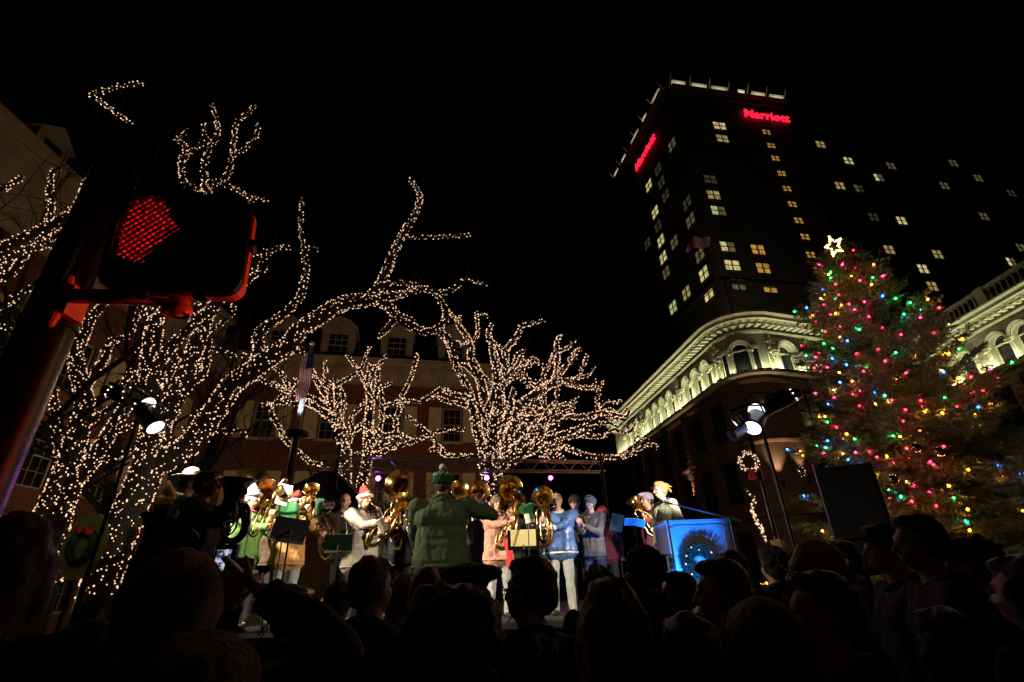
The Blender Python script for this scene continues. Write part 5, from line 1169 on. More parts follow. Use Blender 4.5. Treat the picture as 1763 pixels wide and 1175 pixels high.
# the person filming, arms raised
Yf = 1.45; pf = atY(330, 948, Yf); cpos = atY(388, 968, 1.6)
person('person in a fuzzy hood holding up a compact camera with both hands', (pf[0], pf[1], 0), pf[2]-.04, 84, (atY(390, 1045, 1.58), atY(456, 1022, 1.42)), (0, 0), 'bald', HAIRD, ('hood', FUZZ), DC2, .75, DARKC, 1.1, .0075, .016, elbow=((-.7, .1, -1), (.8, .1, -1)), grip=False)
m_ = MB(); M_ = Matrix.Translation(Vector(cpos))@Matrix.Rotation(R_(6), 4, 'Z')@Matrix.Rotation(R_(-4), 4, 'X')
cmr = thing('compact_camera', 'small camera held upright with its lit screen showing the stage', 'camera', cpos)
m_.box((0, 0, 0), (.058, .022, .095), M_); m_.obj('body', BLACK, cmr)
scm = bpy.data.materials.new('lcd_picture'); scm.use_nodes = True; N = scm.node_tree; b_ = N.nodes['Principled BSDF']; tc = N.nodes.new('ShaderNodeTexCoord'); n_ = N.nodes.new('ShaderNodeTexNoise'); n_.inputs['Scale'].default_value = 70; n_.inputs['Detail'].default_value = 2
N.links.new(tc.outputs['Object'], n_.inputs[0]); cr_ = N.nodes.new('ShaderNodeValToRGB'); cr_.color_ramp.elements[0].position = .42; cr_.color_ramp.elements[0].color = (.03, .04, .10, 1); cr_.color_ramp.elements[1].position = .6; cr_.color_ramp.elements[1].color = (.75, .85, 1, 1)
N.links.new(n_.outputs['Fac'], cr_.inputs[0]); N.links.new(cr_.outputs[0], b_.inputs['Emission Color']); b_.inputs['Emission Strength'].default_value = .75; b_.inputs['Base Color'].default_value = (0, 0, 0, 1); scm.cycles.emission_sampling = 'NONE'
m_ = MB(); m_.box((-.004, -.0135, .004), (.040, .004, .058), M_); m_.obj('screen', scm, cmr)
m_ = MB(); m_.lathe([(.022, 0), (.022, .018), (.015, .02), (.001, .018)], M_@Vector((0, .011, .01)), (0, 1, 0), 14); m_.obj('lens', BLACK, cmr)
# a tuba in the crowd at the lower left with its player
B_ = atY(232, 1060, 3.1); C_ = atY(292, 908, 3.1)
horn('tuba', 'dark tuba in the crowd at the lower left, only its rims catching light', B_, C_, (.25, .35, 1), .17, None, mat('dull_dark_brass', (.16, .10, .05), .4, 1, .2, 9))
person('player in black holding the dark tuba in the crowd', (C_[0]-.30, 3.35, 0), 1.62, 100, (B_+np.array([.12, .03, .12]), B_+np.array([.1, 0, .35])), (0, 0), 'short')

print('PLAYERS', PY_)
# ================= PROPS =================
def P3(x, y, Y): return atY(x, y, Y)
def boxpts(mb, c, ex, ey, ez, dx, dy, dz):
    c = np.array(c, float); V = [c+ex*sx*dx/2+ey*sy*dy/2+ez*sz*dz/2 for sz in (-1, 1) for sx, sy in ((-1, -1), (1, -1), (1, 1), (-1, 1))]
    return mb.add(V, [(0,3,2,1),(4,5,6,7),(0,1,5,4),(1,2,6,5),(2,3,7,6),(3,0,4,7)])
Z3 = np.array([0, 0, 1.])
def music_stand(lab, px, py, Y, deskm, paper=None, w=.5, h=.34, yaw=0, tilt=50, base=DECK, roll=0):
    c = P3(px, py, Y); r = thing('music_stand', lab, 'music stand', (c[0], c[1], base), 'music stands of the band')
    ex = rotz(R_(yaw))@np.array([1., 0, 0]); up = nrm(rotz(R_(yaw))@np.array([0, -math.cos(R_(tilt)), math.sin(R_(tilt))])); nn = np.cross(ex, up); cr_, sr_ = math.cos(R_(roll)), math.sin(R_(roll)); ex, up = ex*cr_+up*sr_, up*cr_-ex*sr_
    m_ = MB(); boxpts(m_, c, ex, up, nn, w, h, .008); boxpts(m_, c-up*h/2+nn*.03, ex, up, nn, w, .008, .06); m_.obj('desk', deskm, r)
    m_ = MB(); m_.tube([c-nn*.02, np.array([c[0], c[1], c[2]-.12]), (c[0], c[1], base+.25)], .012, 8)
    m_.tube([(c[0], c[1], base+.4), (c[0], c[1], base+.2)], .018, 8); m_.obj('pole', BLACK, r)
    for k in range(3):
        a = k*2.094+.5; m_ = MB(); m_.tube([(c[0], c[1], base+.28), (c[0]+.28*math.cos(a), c[1]+.28*math.sin(a), base+.01)], .009, 6); m_.obj('leg', BLACK, r)
    if paper:
        q = MB(); boxpts(q, c+nn*.008+up*.02, ex, up, nn, w*.8, h*.85, .004); o = q.obj('sheet_music', paper, None); tag(o, 'sheets on the '+lab, 'sheet music')
    return c
GFOLD = mat('green_card', (.01, .15, .05), .6, 0, .1, 5); PAPER = mat('paper', (.75, .72, .62), .8, 0, .06, 6); YPAP = mat('cream_paper', (.62, .55, .28), .8, 0, .08, 6); DGREEN = mat('dark_green_card', (.003, .022, .012), .6, 0, .1, 5)
PURP = cloth('purple_cloth', (.10, .01, .14))
music_stand('black music stand tilted before the green-jacketed trombonist', 500, 911, 6.3, mat('stand_black', (.02, .02, .022), .6, 0, .2, 8), None, .40, .30, 22, 48, DECK, -10)
music_stand('black stand with cream sheets before the woman in pink', 901, 929, 7.0, BLACK, YPAP, .42, .24, 0, 82)
music_stand('dark green stand at the left of the grey jacket', 583, 934, 6.8, DGREEN, None, .34, .22, 10, 55)
def folder(lab, px, py, Y, w, h, yaw, tilt, m=GFOLD, roll=0, paper=True, holder=DECK):
    c = P3(px, py, Y); r = thing('music_folder', lab, 'music folder', c); ex = rotz(R_(yaw))@np.array([math.cos(R_(roll)), 0, math.sin(R_(roll))]); up = nrm(np.cross(ex, rotz(R_(yaw))@np.array([0, math.sin(R_(tilt)), 0])+np.array([0, 0, -.0])) if False else rotz(R_(yaw))@np.array([-math.sin(R_(roll)), -math.cos(R_(tilt)), math.sin(R_(tilt))])); up = nrm(up-ex*np.dot(up, ex)); nn = np.cross(ex, up)
    for k in (-1, 1):
        m_ = MB(); exx = nrm(ex+nn*k*.12); boxpts(m_, c+exx*k*w/4, exx, up, nn, w/2, h, .006); m_.obj('cover', m, r)
    if paper: m_ = MB(); boxpts(m_, c-nn*.008+up*.01, ex, up, nn, w*.86, h*.9, .003); m_.obj('pages', PAPER, r)
    m_ = MB(); m_.tube([c-up*h/2, (c[0], c[1], c[2]-.5), (c[0], c[1], holder)], .008, 6); m_.obj('support', BLACK, r); return r
folder('bright green folder left of the orange jacket', 494, 880, 6.9, .30, .24, 10, 80, roll=-12)
folder('bright green folder before the long tan coat', 538, 872, 7.75, .34, .24, 0, 80, roll=-4)
folder('green folder open between the euphonium and the conductor', 700, 880, 8.9, .3, .20, 0, 80)
folder('green folder behind the tilted euphonium bell', 908, 876, 8.6, .30, .22, 0, 80, roll=-20)
folder('green folder at the left end of the stage', 402, 872, 7.4, .25, .22, 0, 80, roll=25)
folder('green folder with red marks beside the lectern player', 1062, 900, 8.3, .2, .26, 0, 80, DGREEN, roll=-15)
folder('white open booklet beside the green fleece', 489, 852, 6.7, .16, .26, 10, 82, PAPER, roll=-14, paper=False)
folder('pale blue booklet clipped before the flat-capped player', 1093, 899, 6.6, .26, .12, -5, 40, mat('blue_paper', (.4, .6, .75), .7, 0, .05, 5), roll=-8, paper=False)
folder('small white booklet clipped to the euphonium of the grey-jacketed man', 658, 905, 6.35, .10, .16, 0, 75, PAPER, roll=28, paper=False)
folder('small white booklet clipped to the euphonium of the woman in pink', 908, 893, 6.9, .07, .12, 0, 80, PAPER, roll=10, paper=False)
# red scarf on the pink jacket, tie cord, etc.
# lectern with wreath
YL = 6.6; LA = P3(1146, 899, YL); LB_ = P3(1252, 893, YL)
ex = nrm([LB_[0]-LA[0], LB_[1]-LA[1]+.0, 0]); ey = np.array([-ex[1], ex[0], 0]); w_ = float(np.dot(LB_-LA, ex)); zt = LA[2]
lt = thing('lectern', 'white-painted lectern washed blue by the flood, wreath on its front', 'lectern', ((LA[0]+LB_[0])/2, YL+.25, DECK))
LP = mat('lectern_paint', (.62, .64, .66), .35, 0, .05, 2, .05, 10)
m_ = MB(); c0 = LA+ex*w_/2+ey*.3; cz = (zt+DECK)/2; boxpts(m_, (c0[0], c0[1], cz), ex, ey, Z3, w_, .6, zt-DECK-.02); m_.obj('cabinet', LP, lt)
m_ = MB(); boxpts(m_, (c0[0], c0[1], zt+.0), ex, ey, Z3, w_+.06, .66, .03); m_.obj('top', LP, lt)
for u in (-.5, .5):
    m_ = MB(); p = LA+ex*(w_/2+u*(w_-.09))-ey*.008; boxpts(m_, (p[0], p[1], cz-.01), ex, ey, Z3, .07, .012, zt-DECK-.12); m_.obj('frame_strip', LP, lt)
for z in (DECK+.08, zt-.08): m_ = MB(); p = LA+ex*w_/2-ey*.0065; boxpts(m_, (p[0], p[1], z), ex, ey, Z3, w_-.16, .009, .06); m_.obj('frame_strip', LP, lt)
def wreath(lab, C, R, t, face, nb, br, seed, bow=True):
    rd = random.Random(seed); r = thing('wreath', lab, 'wreath', C); f_ = nrm(face); x = nrm(np.cross(f_, Z3)); y = np.cross(x, f_); V = []; Fc = []
    for i in range(2600):
        a = rd.random()*6.283; b = rd.random()*6.283; ca = x*math.cos(a)+y*math.sin(a); p = C+ca*(R+t*.55*math.cos(b))+f_*t*.55*math.sin(b); o = nrm(ca*math.cos(b)+f_*abs(math.sin(b))+(x*-math.sin(a)+y*math.cos(a))*rd.uniform(-1, 1)*.9)
        e = p+o*t*rd.uniform(.4, .9); w__ = nrm(np.cross(o, f_+.01))*.05*t; k = len(V); V += [tuple(p-w__), tuple(p+w__), tuple(e)]; Fc.append((k, k+1, k+2))
    m_ = MB(); m_.v = V; m_.f = Fc; m_.obj('greenery', mat('wreath_green', (.02, .06, .025), .6, 0, .4, 20), r, kind='stuff')
    m_ = MB(); m_.tube([C+(x*math.cos(a)+y*math.sin(a))*R for a in np.linspace(0, 6.28, 24, endpoint=False)], t*.4, 8, closed=True); m_.obj('ring', mat('wreath_core', (.012, .03, .012), .8), r)
    pts = []
    for k in range(nb): a = k*6.283/nb+rd.uniform(-.2, .2); b = rd.uniform(-.6, 1.2); pts.append(C+(x*math.cos(a)+y*math.sin(a))*(R+t*rd.uniform(-.7, .8))+f_*t*rd.uniform(.5, .9))
    bulbs_obj('bulbs', pts, br, BULB, r, kind='stuff')
    if bow:
        m_ = MB()
        for sx in (-1, 1): m_.ell(C-y*R+f_*t*.8+x*sx*R*.35, (R*.33, .03, R*.18), 10, 6); m_.tube([C-y*R+f_*t*.8, C-y*R*2.0+f_*t*.7+x*sx*R*.25], [.03, .05], 6)
        m_.obj('bow', REDF, r, smooth=True)
    return r
fc_ = -ey; Cw = onplane(1205, 972, LA-ey*.09, ey); wreath('green wreath with a few warm bulbs on the front of the blue-lit lectern', Cw, .165, .075, fc_, 11, .011, 3, False)
fl = thing('floodlight', 'low floodlight at the foot of the lectern giving the blue wash', 'floodlight', BFP-np.array([0, 0, .15])); m_ = MB(); m_.box(BFP-np.array([0, .09, .08]), (.22, .14, .12)); m_.obj('case', BLACK, fl); m_ = MB(); m_.tube([BFP-np.array([.14, .09, .08]), BFP-np.array([.14, .09, .16]), BFP-np.array([-.14, .09, .16]), BFP-np.array([-.14, .09, .08])], .012, 6); m_.obj('yoke', BLACK, fl)
# microphone stands
def mic(lab, base, joint, tip, tail, col=BLACK):
    r = thing('microphone_stand', lab, 'microphone stand', base); b0 = np.array(base, float); m_ = MB(); m_.tube([b0+Z3*.02, joint], .014, 8); m_.obj('pole', col, r)
    if tip is not None:
        m_ = MB(); m_.tube([tail, joint, tip], [.016, .012, .010], 8); m_.obj('boom', col, r)
        d = nrm(np.array(tip)-joint); m_ = MB(); m_.lathe([(.012, 0), (.016, .12), (.026, .13), (.028, .15), (.02, .17), (.002, .178)], tip, d, 12); m_.obj('microphone', BLACK, r, smooth=True)
    for k in range(3): a = k*2.094; m_ = MB(); m_.tube([b0+Z3*.14, b0+(.3*math.cos(a), .3*math.sin(a), .012)], .010, 6); m_.obj('leg', col, r)
GM = mat('grey_steel', (.35, .36, .38), .35, .8, .1, 6)
YM = 6.35; jt = P3(1256, 892, YM); mic('boom microphone reaching over the lectern to the blond woman', (jt[0], YM, DECK), jt, P3(1158, 868, YM+.35), P3(1277, 898, YM-.05), GM)
jt = P3(1147, 885, 6.1); mic('straight pale microphone stand at the left edge of the lectern', (jt[0], 6.1, DECK), jt, None, None, mat('pale_steel', (.7, .72, .75), .3, .3, .05, 5))
m_ = MB(); a_ = P3(1126, 956, 6.1); b_ = P3(1160, 956, 6.1); r = thing('sign_rack', 'small rack of coloured cards hooked on the pale microphone stand', 'rack', (a_+b_)/2); m_.tube([a_, b_], .010, 6); m_.obj('bar', GM, r)
for x, mm in ((1138, 'card_red'), (1156, 'card_green')):
    q = MB(); c = P3(x, 977, 6.09); boxpts(q, c, np.array([1., 0, 0]), np.array([0, 1., 0]), Z3, .05, .01, .22); q.obj('card', mat('white_card', (.7, .7, .7), .5), r)
    for k in range(3): q = MB(); boxpts(q, c+np.array([0, -.008, .07-.07*k]), np.array([1., 0, 0]), np.array([0, 1., 0]), Z3, .03, .006, .03); q.obj('square', mat(mm, (.5, .02, .05) if mm == 'card_red' else (.02, .35, .12), .5), r)
# PAR lamps on stands
LENS = emat('lamp_lens', (1, .97, .88), 2.5, False); CHR = mat('chrome', (.5, .5, .52), .15, 1, .05, 6)
def parcan(lab, c, aim, m, lit=True, R=.105, L=.34, group='stage spotlights on the two stands'):
    c = np.array(c, float); d = nrm(aim); r = thing('stage_spotlight', lab, 'spotlight', c-d*L*.5, group)
    m_ = MB(); m_.lathe([(.02, -.13), (R*.72, -.12), (R*.8, -.02), (R, .02), (R, L), (R+.012, L), (R+.012, L+.02), (R-.01, L+.02), (R-.012, L-.05), (R-.03, L-.06)], c-d*L, d, 22); m_.obj('can', m, r, smooth=True)
    m_ = MB(); m_.lathe([(.001, .012), (R*.5, .010), (R-.006, 0)], c+d*.012, d, 22); m_.obj('lens', LENS if lit else BLACK, r)
    x = nrm(np.cross(d, Z3)); y = np.cross(x, d); m_ = MB(); k = c-d*L*.55; m_.tube([k+x*(R+.01), k+x*(R+.03)+y*.14, k+y*.19, k-x*(R+.03)+y*.14, k-x*(R+.01)], .012, 6); m_.obj('yoke', BLACK, r)
    for j in range(6):
        a = j*1.05; m_ = MB(); m_.ell(c-d*(L+.05)+(x*math.cos(a)+y*math.sin(a))*R*.78, (.011, .011, .011), 6, 4); m_.obj('vent', emat('vent_glow', (1, .9, .7), 2, False), r)
def lampstand(lab, base, top, bars):
    r = thing('lamp_stand', lab, 'lamp stand', base); m_ = MB(); m_.tube([base, (np.array(base)+top)/2], .028, 10); m_.tube([(np.array(base)+top)/2, top], .020, 10); m_.obj('pole', BLACK, r)
    m_ = MB(); m_.tube(bars, .022, 8); m_.obj('crossbar', BLACK, r)
    for k in range(3): a = k*2.094+.4; m_ = MB(); m_.tube([np.array(base)+Z3*.7, np.array(base)+(.6*math.cos(a), .6*math.sin(a), .02)], .016, 6); m_.obj('leg', BLACK, r)
YP = 5.6
tp = P3(228, 672, YP); lampstand('black lamp stand at the left before the lit trees', (tp[0]+.1, YP+.1, 0), tp+np.array([.1, .1, 0]), [P3(190, 660, YP+.1), P3(290, 700, YP+.1)])
parcan('spotlight on the left stand, the upper one with its round lens blazing', P3(253, 697, YP), (.75, -.20, -.42), BLACK)
parcan('spotlight on the left stand, the lower one aimed down at the band', P3(267, 735, YP-.05), (.62, -.05, -.62), BLACK)
parcan('dark spotlight at the outer end of the left stand', P3(226, 690, YP+.3), (.8, .5, -.3), BLACK, False, .08, .22)
tp = P3(1308, 690, YP); lampstand('black lamp stand at the right between wreath and evergreen', (tp[0]+.02, YP+.12, 0), tp+np.array([0, .12, 0]), [P3(1255, 710, YP+.12), P3(1350, 672, YP+.12)])
BLG = mat('blue_sheen_can', (.012, .03, .12), .35, .6, .2, 6)
parcan('spotlight at the right, upper blazing lens', P3(1303, 708, YP), (-.55, -.5, -.38), BLACK)
parcan('spotlight at the right, lower blazing lens with a bluish can', P3(1296, 736, YP-.05), (-.50, -.35, -.60), BLG)
parcan('spotlight at the right pointing away, its round vents glowing', P3(1318, 704, YP+.1), (-.7, .5, -.25), BLG, False, .09, .3)
parcan('short bluish spotlight hanging lowest left on the right stand', P3(1262, 750, YP), (-.75, -.1, -.45), BLG, False, .06, .32)
# truss with coloured lamps
TLp = P3(553, 786, 10.2); TRp = P3(1040, 795, 13.2); tz = TLp[2]; TRp = np.array([TRp[0], TRp[1], TRp[2]])
tr_ = thing('truss', 'aluminium truss spanning the back of the stage', 'truss', ((TLp+TRp)/2)*(1, 1, 0)); ALU = mat('aluminium', (.5, .5, .53), .35, 1, .1, 5)
d = nrm(TRp-TLp); nrmh = np.array([-d[1], d[0], 0]); L = np.linalg.norm(TRp-TLp); hgt = .25
for o, z in ((0, 0), (.25, 0), (0, -hgt), (.25, -hgt)): m_ = MB(); m_.tube([TLp+nrmh*o+Z3*z, TRp+nrmh*o+Z3*z], .02, 8); m_.obj('chord', ALU, tr_)
n = int(L/.27); me_ = None
for k in range(n):
    a = TLp+d*(k*L/n); b = TLp+d*((k+1)*L/n); m_ = MB(); (m_.tube([a, b-Z3*hgt], .010, 5) if k % 2 else m_.tube([a-Z3*hgt, b], .010, 5)); m_.obj('brace', ALU, tr_)
for q in (P3(583, 780, 10.4), TRp-d*.1): m_ = MB(); m_.tube([(q[0], q[1], 0), (q[0], q[1], q[2]+.15)], .05, 8); m_.obj('tower_leg', BLACK, tr_)
for k, (x, y, c, lab) in enumerate(((651, 824, (.65, .06, 1), 'purple lamp under the truss left of the conductor'), (838, 823, (.6, .12, 1), 'purple lamp under the truss above the forward-facing bells'), (948, 823, (1, .05, .55), 'pink lamp under the truss, the one farthest right'))):
    Y = 10.4+(x-553)/487*2.9; c0 = P3(x, y, Y); r = thing('led_lamp', lab, 'lamp', c0); m_ = MB(); m_.lathe([(.06, -.2), (.075, -.02), (.075, 0), (.05, -.01)], c0, (0, -1, 0), 14); m_.tube([c0+(0, .1, 0), c0+(0, .1, .2)], .012, 6); m_.obj('case', BLACK, r)
    m_ = MB(); m_.lathe([(.001, .012), (.055, .0)], c0, (0, -1, 0), 14); m_.obj('lens', emat('led_%d' % k, c, 26, False), r); spot('led_light', c0+np.array([0, -.1, 0]), c0+np.array([0, -2.5, -1.4]), 30, c, 80, .6, .04)
# black tent behind the stage
pk = P3(571, 806, 11.2); zt = pk[2]; eav = P3(515, 850, 10)[2]
tn = thing('tent', 'black pop-up tent peak behind the players, left of the conductor', 'tent', (pk[0], pk[1], 0)); hw_ = .95; m_ = MB()
cs = [(pk[0]-hw_, pk[1]-hw_, eav), (pk[0]+hw_, pk[1]-hw_, eav), (pk[0]+hw_, pk[1]+hw_, eav), (pk[0]-hw_, pk[1]+hw_, eav)]; m_.add(cs+[tuple(pk)]+[(a, b, c-.25) for a, b, c in cs], [(0,1,4),(1,2,4),(2,3,4),(3,0,4),(0,5,6,1),(1,6,7,2),(2,7,8,3),(3,8,5,0)]); m_.obj('canopy', DARKC, tn)
for a, b, c in cs: m_ = MB(); m_.tube([(a, b, 0), (a, b, c)], .02, 6); m_.obj('leg', BLACK, tn)
# flagpole
fp0 = P3(512, 742, 13.5); fp1 = P3(533, 600, 13.5); fr = thing('flagpole', 'tall flagpole with a striped flag, uplit pale blue above its collar', 'flagpole', (fp0[0], 13.5, 0)); WP = mat('pole_white', (.55, .58, .6), .4, .2, .05, 3)
m_ = MB(); m_.tube([(fp0[0], 13.5, 0), (fp0[0], 13.5, fp0[2])], .10, 10); m_.obj('base_post', BLACK, fr); m_ = MB(); m_.tube([(fp0[0], 13.5, fp0[2]), (fp0[0], 13.5, fp1[2]+.1)], [.085, .05], 12); m_.ell((fp0[0], 13.5, fp1[2]+.16), (.08, .08, .08)); m_.obj('pole', WP, fr, smooth=True)
m_ = MB(); m_.lathe([(.1, -.05), (.32, -.03), (.34, .06), (.2, .1), (.1, .1)], (fp0[0], 13.5, fp0[2]-.1), (0, 0, 1), 18); m_.obj('collar', BLACK, fr)
for a in (3.6, 5.0): spot('pole_uplight', (fp0[0]+.38*math.cos(a), 13.5+.38*math.sin(a), fp0[2]+.06), (fp0[0], 13.5, fp0[2]+1.9), 60, (.72, .86, 1), 50, .6, .04)
def flag(name, lab, anchors, m2, m1, parent=None, blue=None, stripes=13, fold=.12, cat_='flag'):
    """anchors: hoist top, hoist bottom, fly top, fly bottom"""
    A, B, C, D = [np.array(q, float) for q in anchors]; nu, nv = 26, stripes; nn = nrm(np.cross(C-A, B-A)); r = thing(name, lab, cat_, B)
    def pt(u, v): p = (A*(1-v)+B*v)*(1-u)+(C*(1-v)+D*v)*u; return p+nn*fold*math.sin(u*11+v*1.5)*u**.5+Z3*(-.25*fold*math.sin(u*7))
    for col, mm, nm in ((0, m1, 'red_stripe'), (1, m2, 'white_stripe')):
        for j in range(nv):
            if j % 2 != col: continue
            V = []; Fc = []; u0 = 10 if (blue and j < 7) else 0
            for i in range(u0, nu+1): V += [pt(i/nu, j/nv), pt(i/nu, (j+1)/nv)]
            for i in range(nu-u0): Fc.append((2*i, 2*i+1, 2*i+3, 2*i+2))
            m_ = MB(); m_.add(V, Fc); m_.obj('stripe', mm, r, smooth=True)
    if blue:
        V = []; Fc = []
        for i in range(11):
            for j in range(8): V.append(pt(i/nu, j/nv))
        for i in range(10):
            for j in range(7): Fc.append((i*8+j, i*8+j+1, i*8+j+9, i*8+j+8))
        m_ = MB(); m_.add(V, Fc); m_.obj('canton', blue, r, smooth=True)
RED_ = cloth('flag_red', (.50, .02, .03)); WH_ = cloth('flag_white', (.7, .68, .66)); BL_ = cloth('flag_blue', (.02, .03, .12))
spot('flag_light', (fp0[0]-1.0, 11.6, fp0[2]-.2), (fp0[0]-.1, 13.4, fp1[2]-.9), 70, (1, .9, .8), 40, .6, .05)
A = np.array([fp0[0]-.06, 13.4, fp1[2]-.02]); flag('flag', 'striped flag hanging in folds from the uplit flagpole', (P3(542, 603, 13.3), P3(519, 611, 13.25), P3(531, 684, 13.2), P3(508, 691, 13.15)), WH_, RED_, blue=BL_, fold=.07)
Yr = 30.5; f0 = P3(1224, 398, Yr); fb = np.array([f0[0], Yr, 16.9]); rp = thing('roof_flagpole', 'thin flagpole on the roof of the store building', 'flagpole', fb); m_ = MB(); m_.tube([fb, f0], .05, 6); m_.obj('pole', GM, rp)
flag('flag', 'flag flying over the store roof, dim against the hotel tower', (P3(1223, 407, Yr), P3(1222, 424, Yr), P3(1186, 410, Yr+.6), P3(1180, 434, Yr+.6)), WH_, RED_, blue=None, fold=.18)
spot('roof_flag_light', (f0[0]-.5, Yr-3.5, 17.5), P3(1203, 416, Yr), 260, (1, .8, .7), 40)
# loudspeaker
YS = 5.2; a = P3(1402, 798, YS); b = P3(1512, 800, YS); c = (a+b)/2; w_ = b[0]-a[0]; ls = thing('loudspeaker', 'big black loudspeaker on a stand in front of the evergreen', 'loudspeaker', (c[0], YS+.25, 0)); zt = (a[2]+b[2])/2; hh = 1.05
fx = nrm([-c[0]*.9, -YS, 0]); sx_ = np.array([-fx[1], fx[0], 0]); cc = np.array([c[0], YS+.1, zt-hh/2]); w_ *= .82
m_ = MB(); boxpts(m_, cc-fx*.2, sx_, fx, Z3, w_, .4, hh); m_.obj('cabinet', mat('speaker_black', (.008, .008, .009), .6), ls); m_ = MB(); boxpts(m_, cc+fx*.003, sx_, fx, Z3, w_-.05, .012, hh-.05); m_.obj('grille', mat('speaker_grille', (.015, .015, .016), .8, 0, .3, 60, .8, 200), ls)
m_ = MB(); m_.tube([(c[0], YS+.25, 0), (c[0], YS+.25, zt-hh)], .025, 8); m_.obj('pole', BLACK, ls)
for k in range(3): an = k*2.094+.3; m_ = MB(); m_.tube([(c[0], YS+.25, .8), (c[0]+.6*math.cos(an), YS+.25+.6*math.sin(an), .02)], .016, 6); m_.obj('leg', BLACK, ls)
m_ = MB(); m_.tube([P3(1399, 800, YS-.05), (P3(1399, 800, YS-.05)[0], YS-.05, 1.0)], .008, 6); tag(m_.obj('cable', GM, None), 'thin pale cable hanging down the left edge of the big loudspeaker', 'cable')
# lamp post with wreath and swag
YW = 11.0; cw = P3(1287, 796, YW); lp = thing('lamp_post', 'dark lamp post carrying a lit wreath, right of the lectern', 'lamp post', (cw[0]+.25, YW+.12, 0)); m_ = MB(); m_.lathe([(.16, 0), (.16, .3), (.09, .5), (.07, 1.2), (.055, cw[2]+.7)], (cw[0]+.25, YW+.12, 0), Z3, 14); m_.tube([(cw[0]+.25, YW+.12, cw[2]+.6), (cw[0], YW+.12, cw[2]+.45), (cw[0], YW+.06, cw[2]+.2)], .03, 8); m_.obj('post', BLACK, lp, smooth=True)
m_ = MB(); m_.lathe([(.06, 0), (.16, .12), (.18, .4), (.05, .55), (.01, .7)], (cw[0]+.25, YW+.12, cw[2]+.7), Z3, 12); m_.obj('lantern', BLACK, lp)
wreath('lit wreath with a red bow on the lamp post', cw, .19, .07, (0, -1, 0), 80, .015, 7, True)
pts = []; rd = random.Random(5)
for (x0, y0, x1, y1, n) in ((1283, 842, 1302, 862, 5), (1300, 862, 1292, 880, 8), (1294, 880, 1312, 915, 26), (1308, 900, 1318, 934, 10)):
    for k in range(n): t = (k+rd.random())/n; pts.append(P3(x0+(x1-x0)*t+rd.uniform(-3, 3), y0+(y1-y0)*t+rd.uniform(-2, 2), YW-.1))
sw = thing('light_garland', 'short garland of warm bulbs trailing below the lamp-post wreath', 'garland', P3(1300, 880, YW)); bulbs_obj('bulbs', pts, .017, BULB, sw, kind='stuff'); m_ = MB(); m_.tube([P3(*q, YW) for q in ((1283, 842), (1302, 862), (1294, 880), (1312, 915), (1318, 934))], .05, 6); m_.obj('greenery', mat('wreath_core', (.012, .03, .012), .8), sw)
# sign with a plain wreath on an oval board
YO = 8.0; co_ = P3(143, 940, YO); so = thing('oval_sign', 'yellow-green oval board with a plain wreath and red bow, low at the left', 'sign', (co_[0], YO, 0)); m_ = MB(); N_ = 28
V = [co_+np.array([.33*math.cos(t), y, .48*math.sin(t)]) for y in (0, .05) for t in np.linspace(0, 6.283, N_, endpoint=False)]; m_.add(V, [tuple(range(N_))[::-1], tuple(range(N_, 2*N_))]+[(i, (i+1) % N_, (i+1) % N_+N_, i+N_) for i in range(N_)]); m_.obj('board', mat('board_yellow_green', (.32, .36, .06), .6, 0, .2, 4), so)
m_ = MB(); m_.tube([co_+np.array([.17*math.cos(t), -.03, .22*math.sin(t)]) for t in np.linspace(0, 6.283, 20, endpoint=False)], .055, 8, closed=True); m_.obj('ring', mat('wreath_green', (.02, .06, .025), .6), so)
m_ = MB(); m_.ell(co_+np.array([.07, -.08, .2]), (.09, .04, .06)); m_.ell(co_+np.array([-.07, -.08, .22]), (.08, .04, .05)); m_.obj('bow', REDF, so, smooth=True)
m_ = MB(); m_.tube([(co_[0], YO+.04, 0), (co_[0], YO+.04, co_[2]-.4)], .03, 8); m_.obj('post', BLACK, so)
spot('sign_lamp', co_+np.array([.3, -1.5, 1.2]), co_, 4, (1, .8, .5), 60)
# traffic pole with pedestrian signal
PXP = float(atY(93, 539, 1.56)[0]); PX, PY = PXP, 1.56; PTOP = float(atY(205, 290, 1.56)[2]); po = thing('signal_pole', 'thick dark signal pole close to the camera at the left', 'pole', (PX, PY, 0)); DKP = mat('pole_paint', (.006, .006, .006), .24, 0, .2, 6, .1, 40)
m_ = MB(); m_.lathe([(.14, 0), (.14, .12), (.088, .2), (.083, 2.4), (.081, PTOP-.03), (.065, PTOP), (.001, PTOP+.01)], (PX, PY, 0), Z3, 32); m_.obj('shaft', DKP, po, smooth=True)
SY = 1.42; c = P3(306, 412.7, SY); SW, SH, SD = .448, .396, .095; SM = rotz(.217)@rotx(.12)@roty(-.03); yel = mat('signal_housing', (.55, .30, .05), .35, 0, .08, 8, .05, 40)
sgn = thing('pedestrian_signal', 'pedestrian signal showing a lit red hand, on the dark pole at the left', 'pedestrian signal', c)
X_ = np.array([1., 0, 0]); Yv = np.array([0, 1., 0])
def rrect(w, h, r, n=5): 
    return [(sx*(w/2-r)+r*math.cos(a), sy*(h/2-r)+r*math.sin(a)) for sx, sy, a0 in ((1, 1, 0), (-1, 1, math.pi/2), (-1, -1, math.pi), (1, -1, 3*math.pi/2)) for a in np.linspace(a0, a0+math.pi/2, n)]
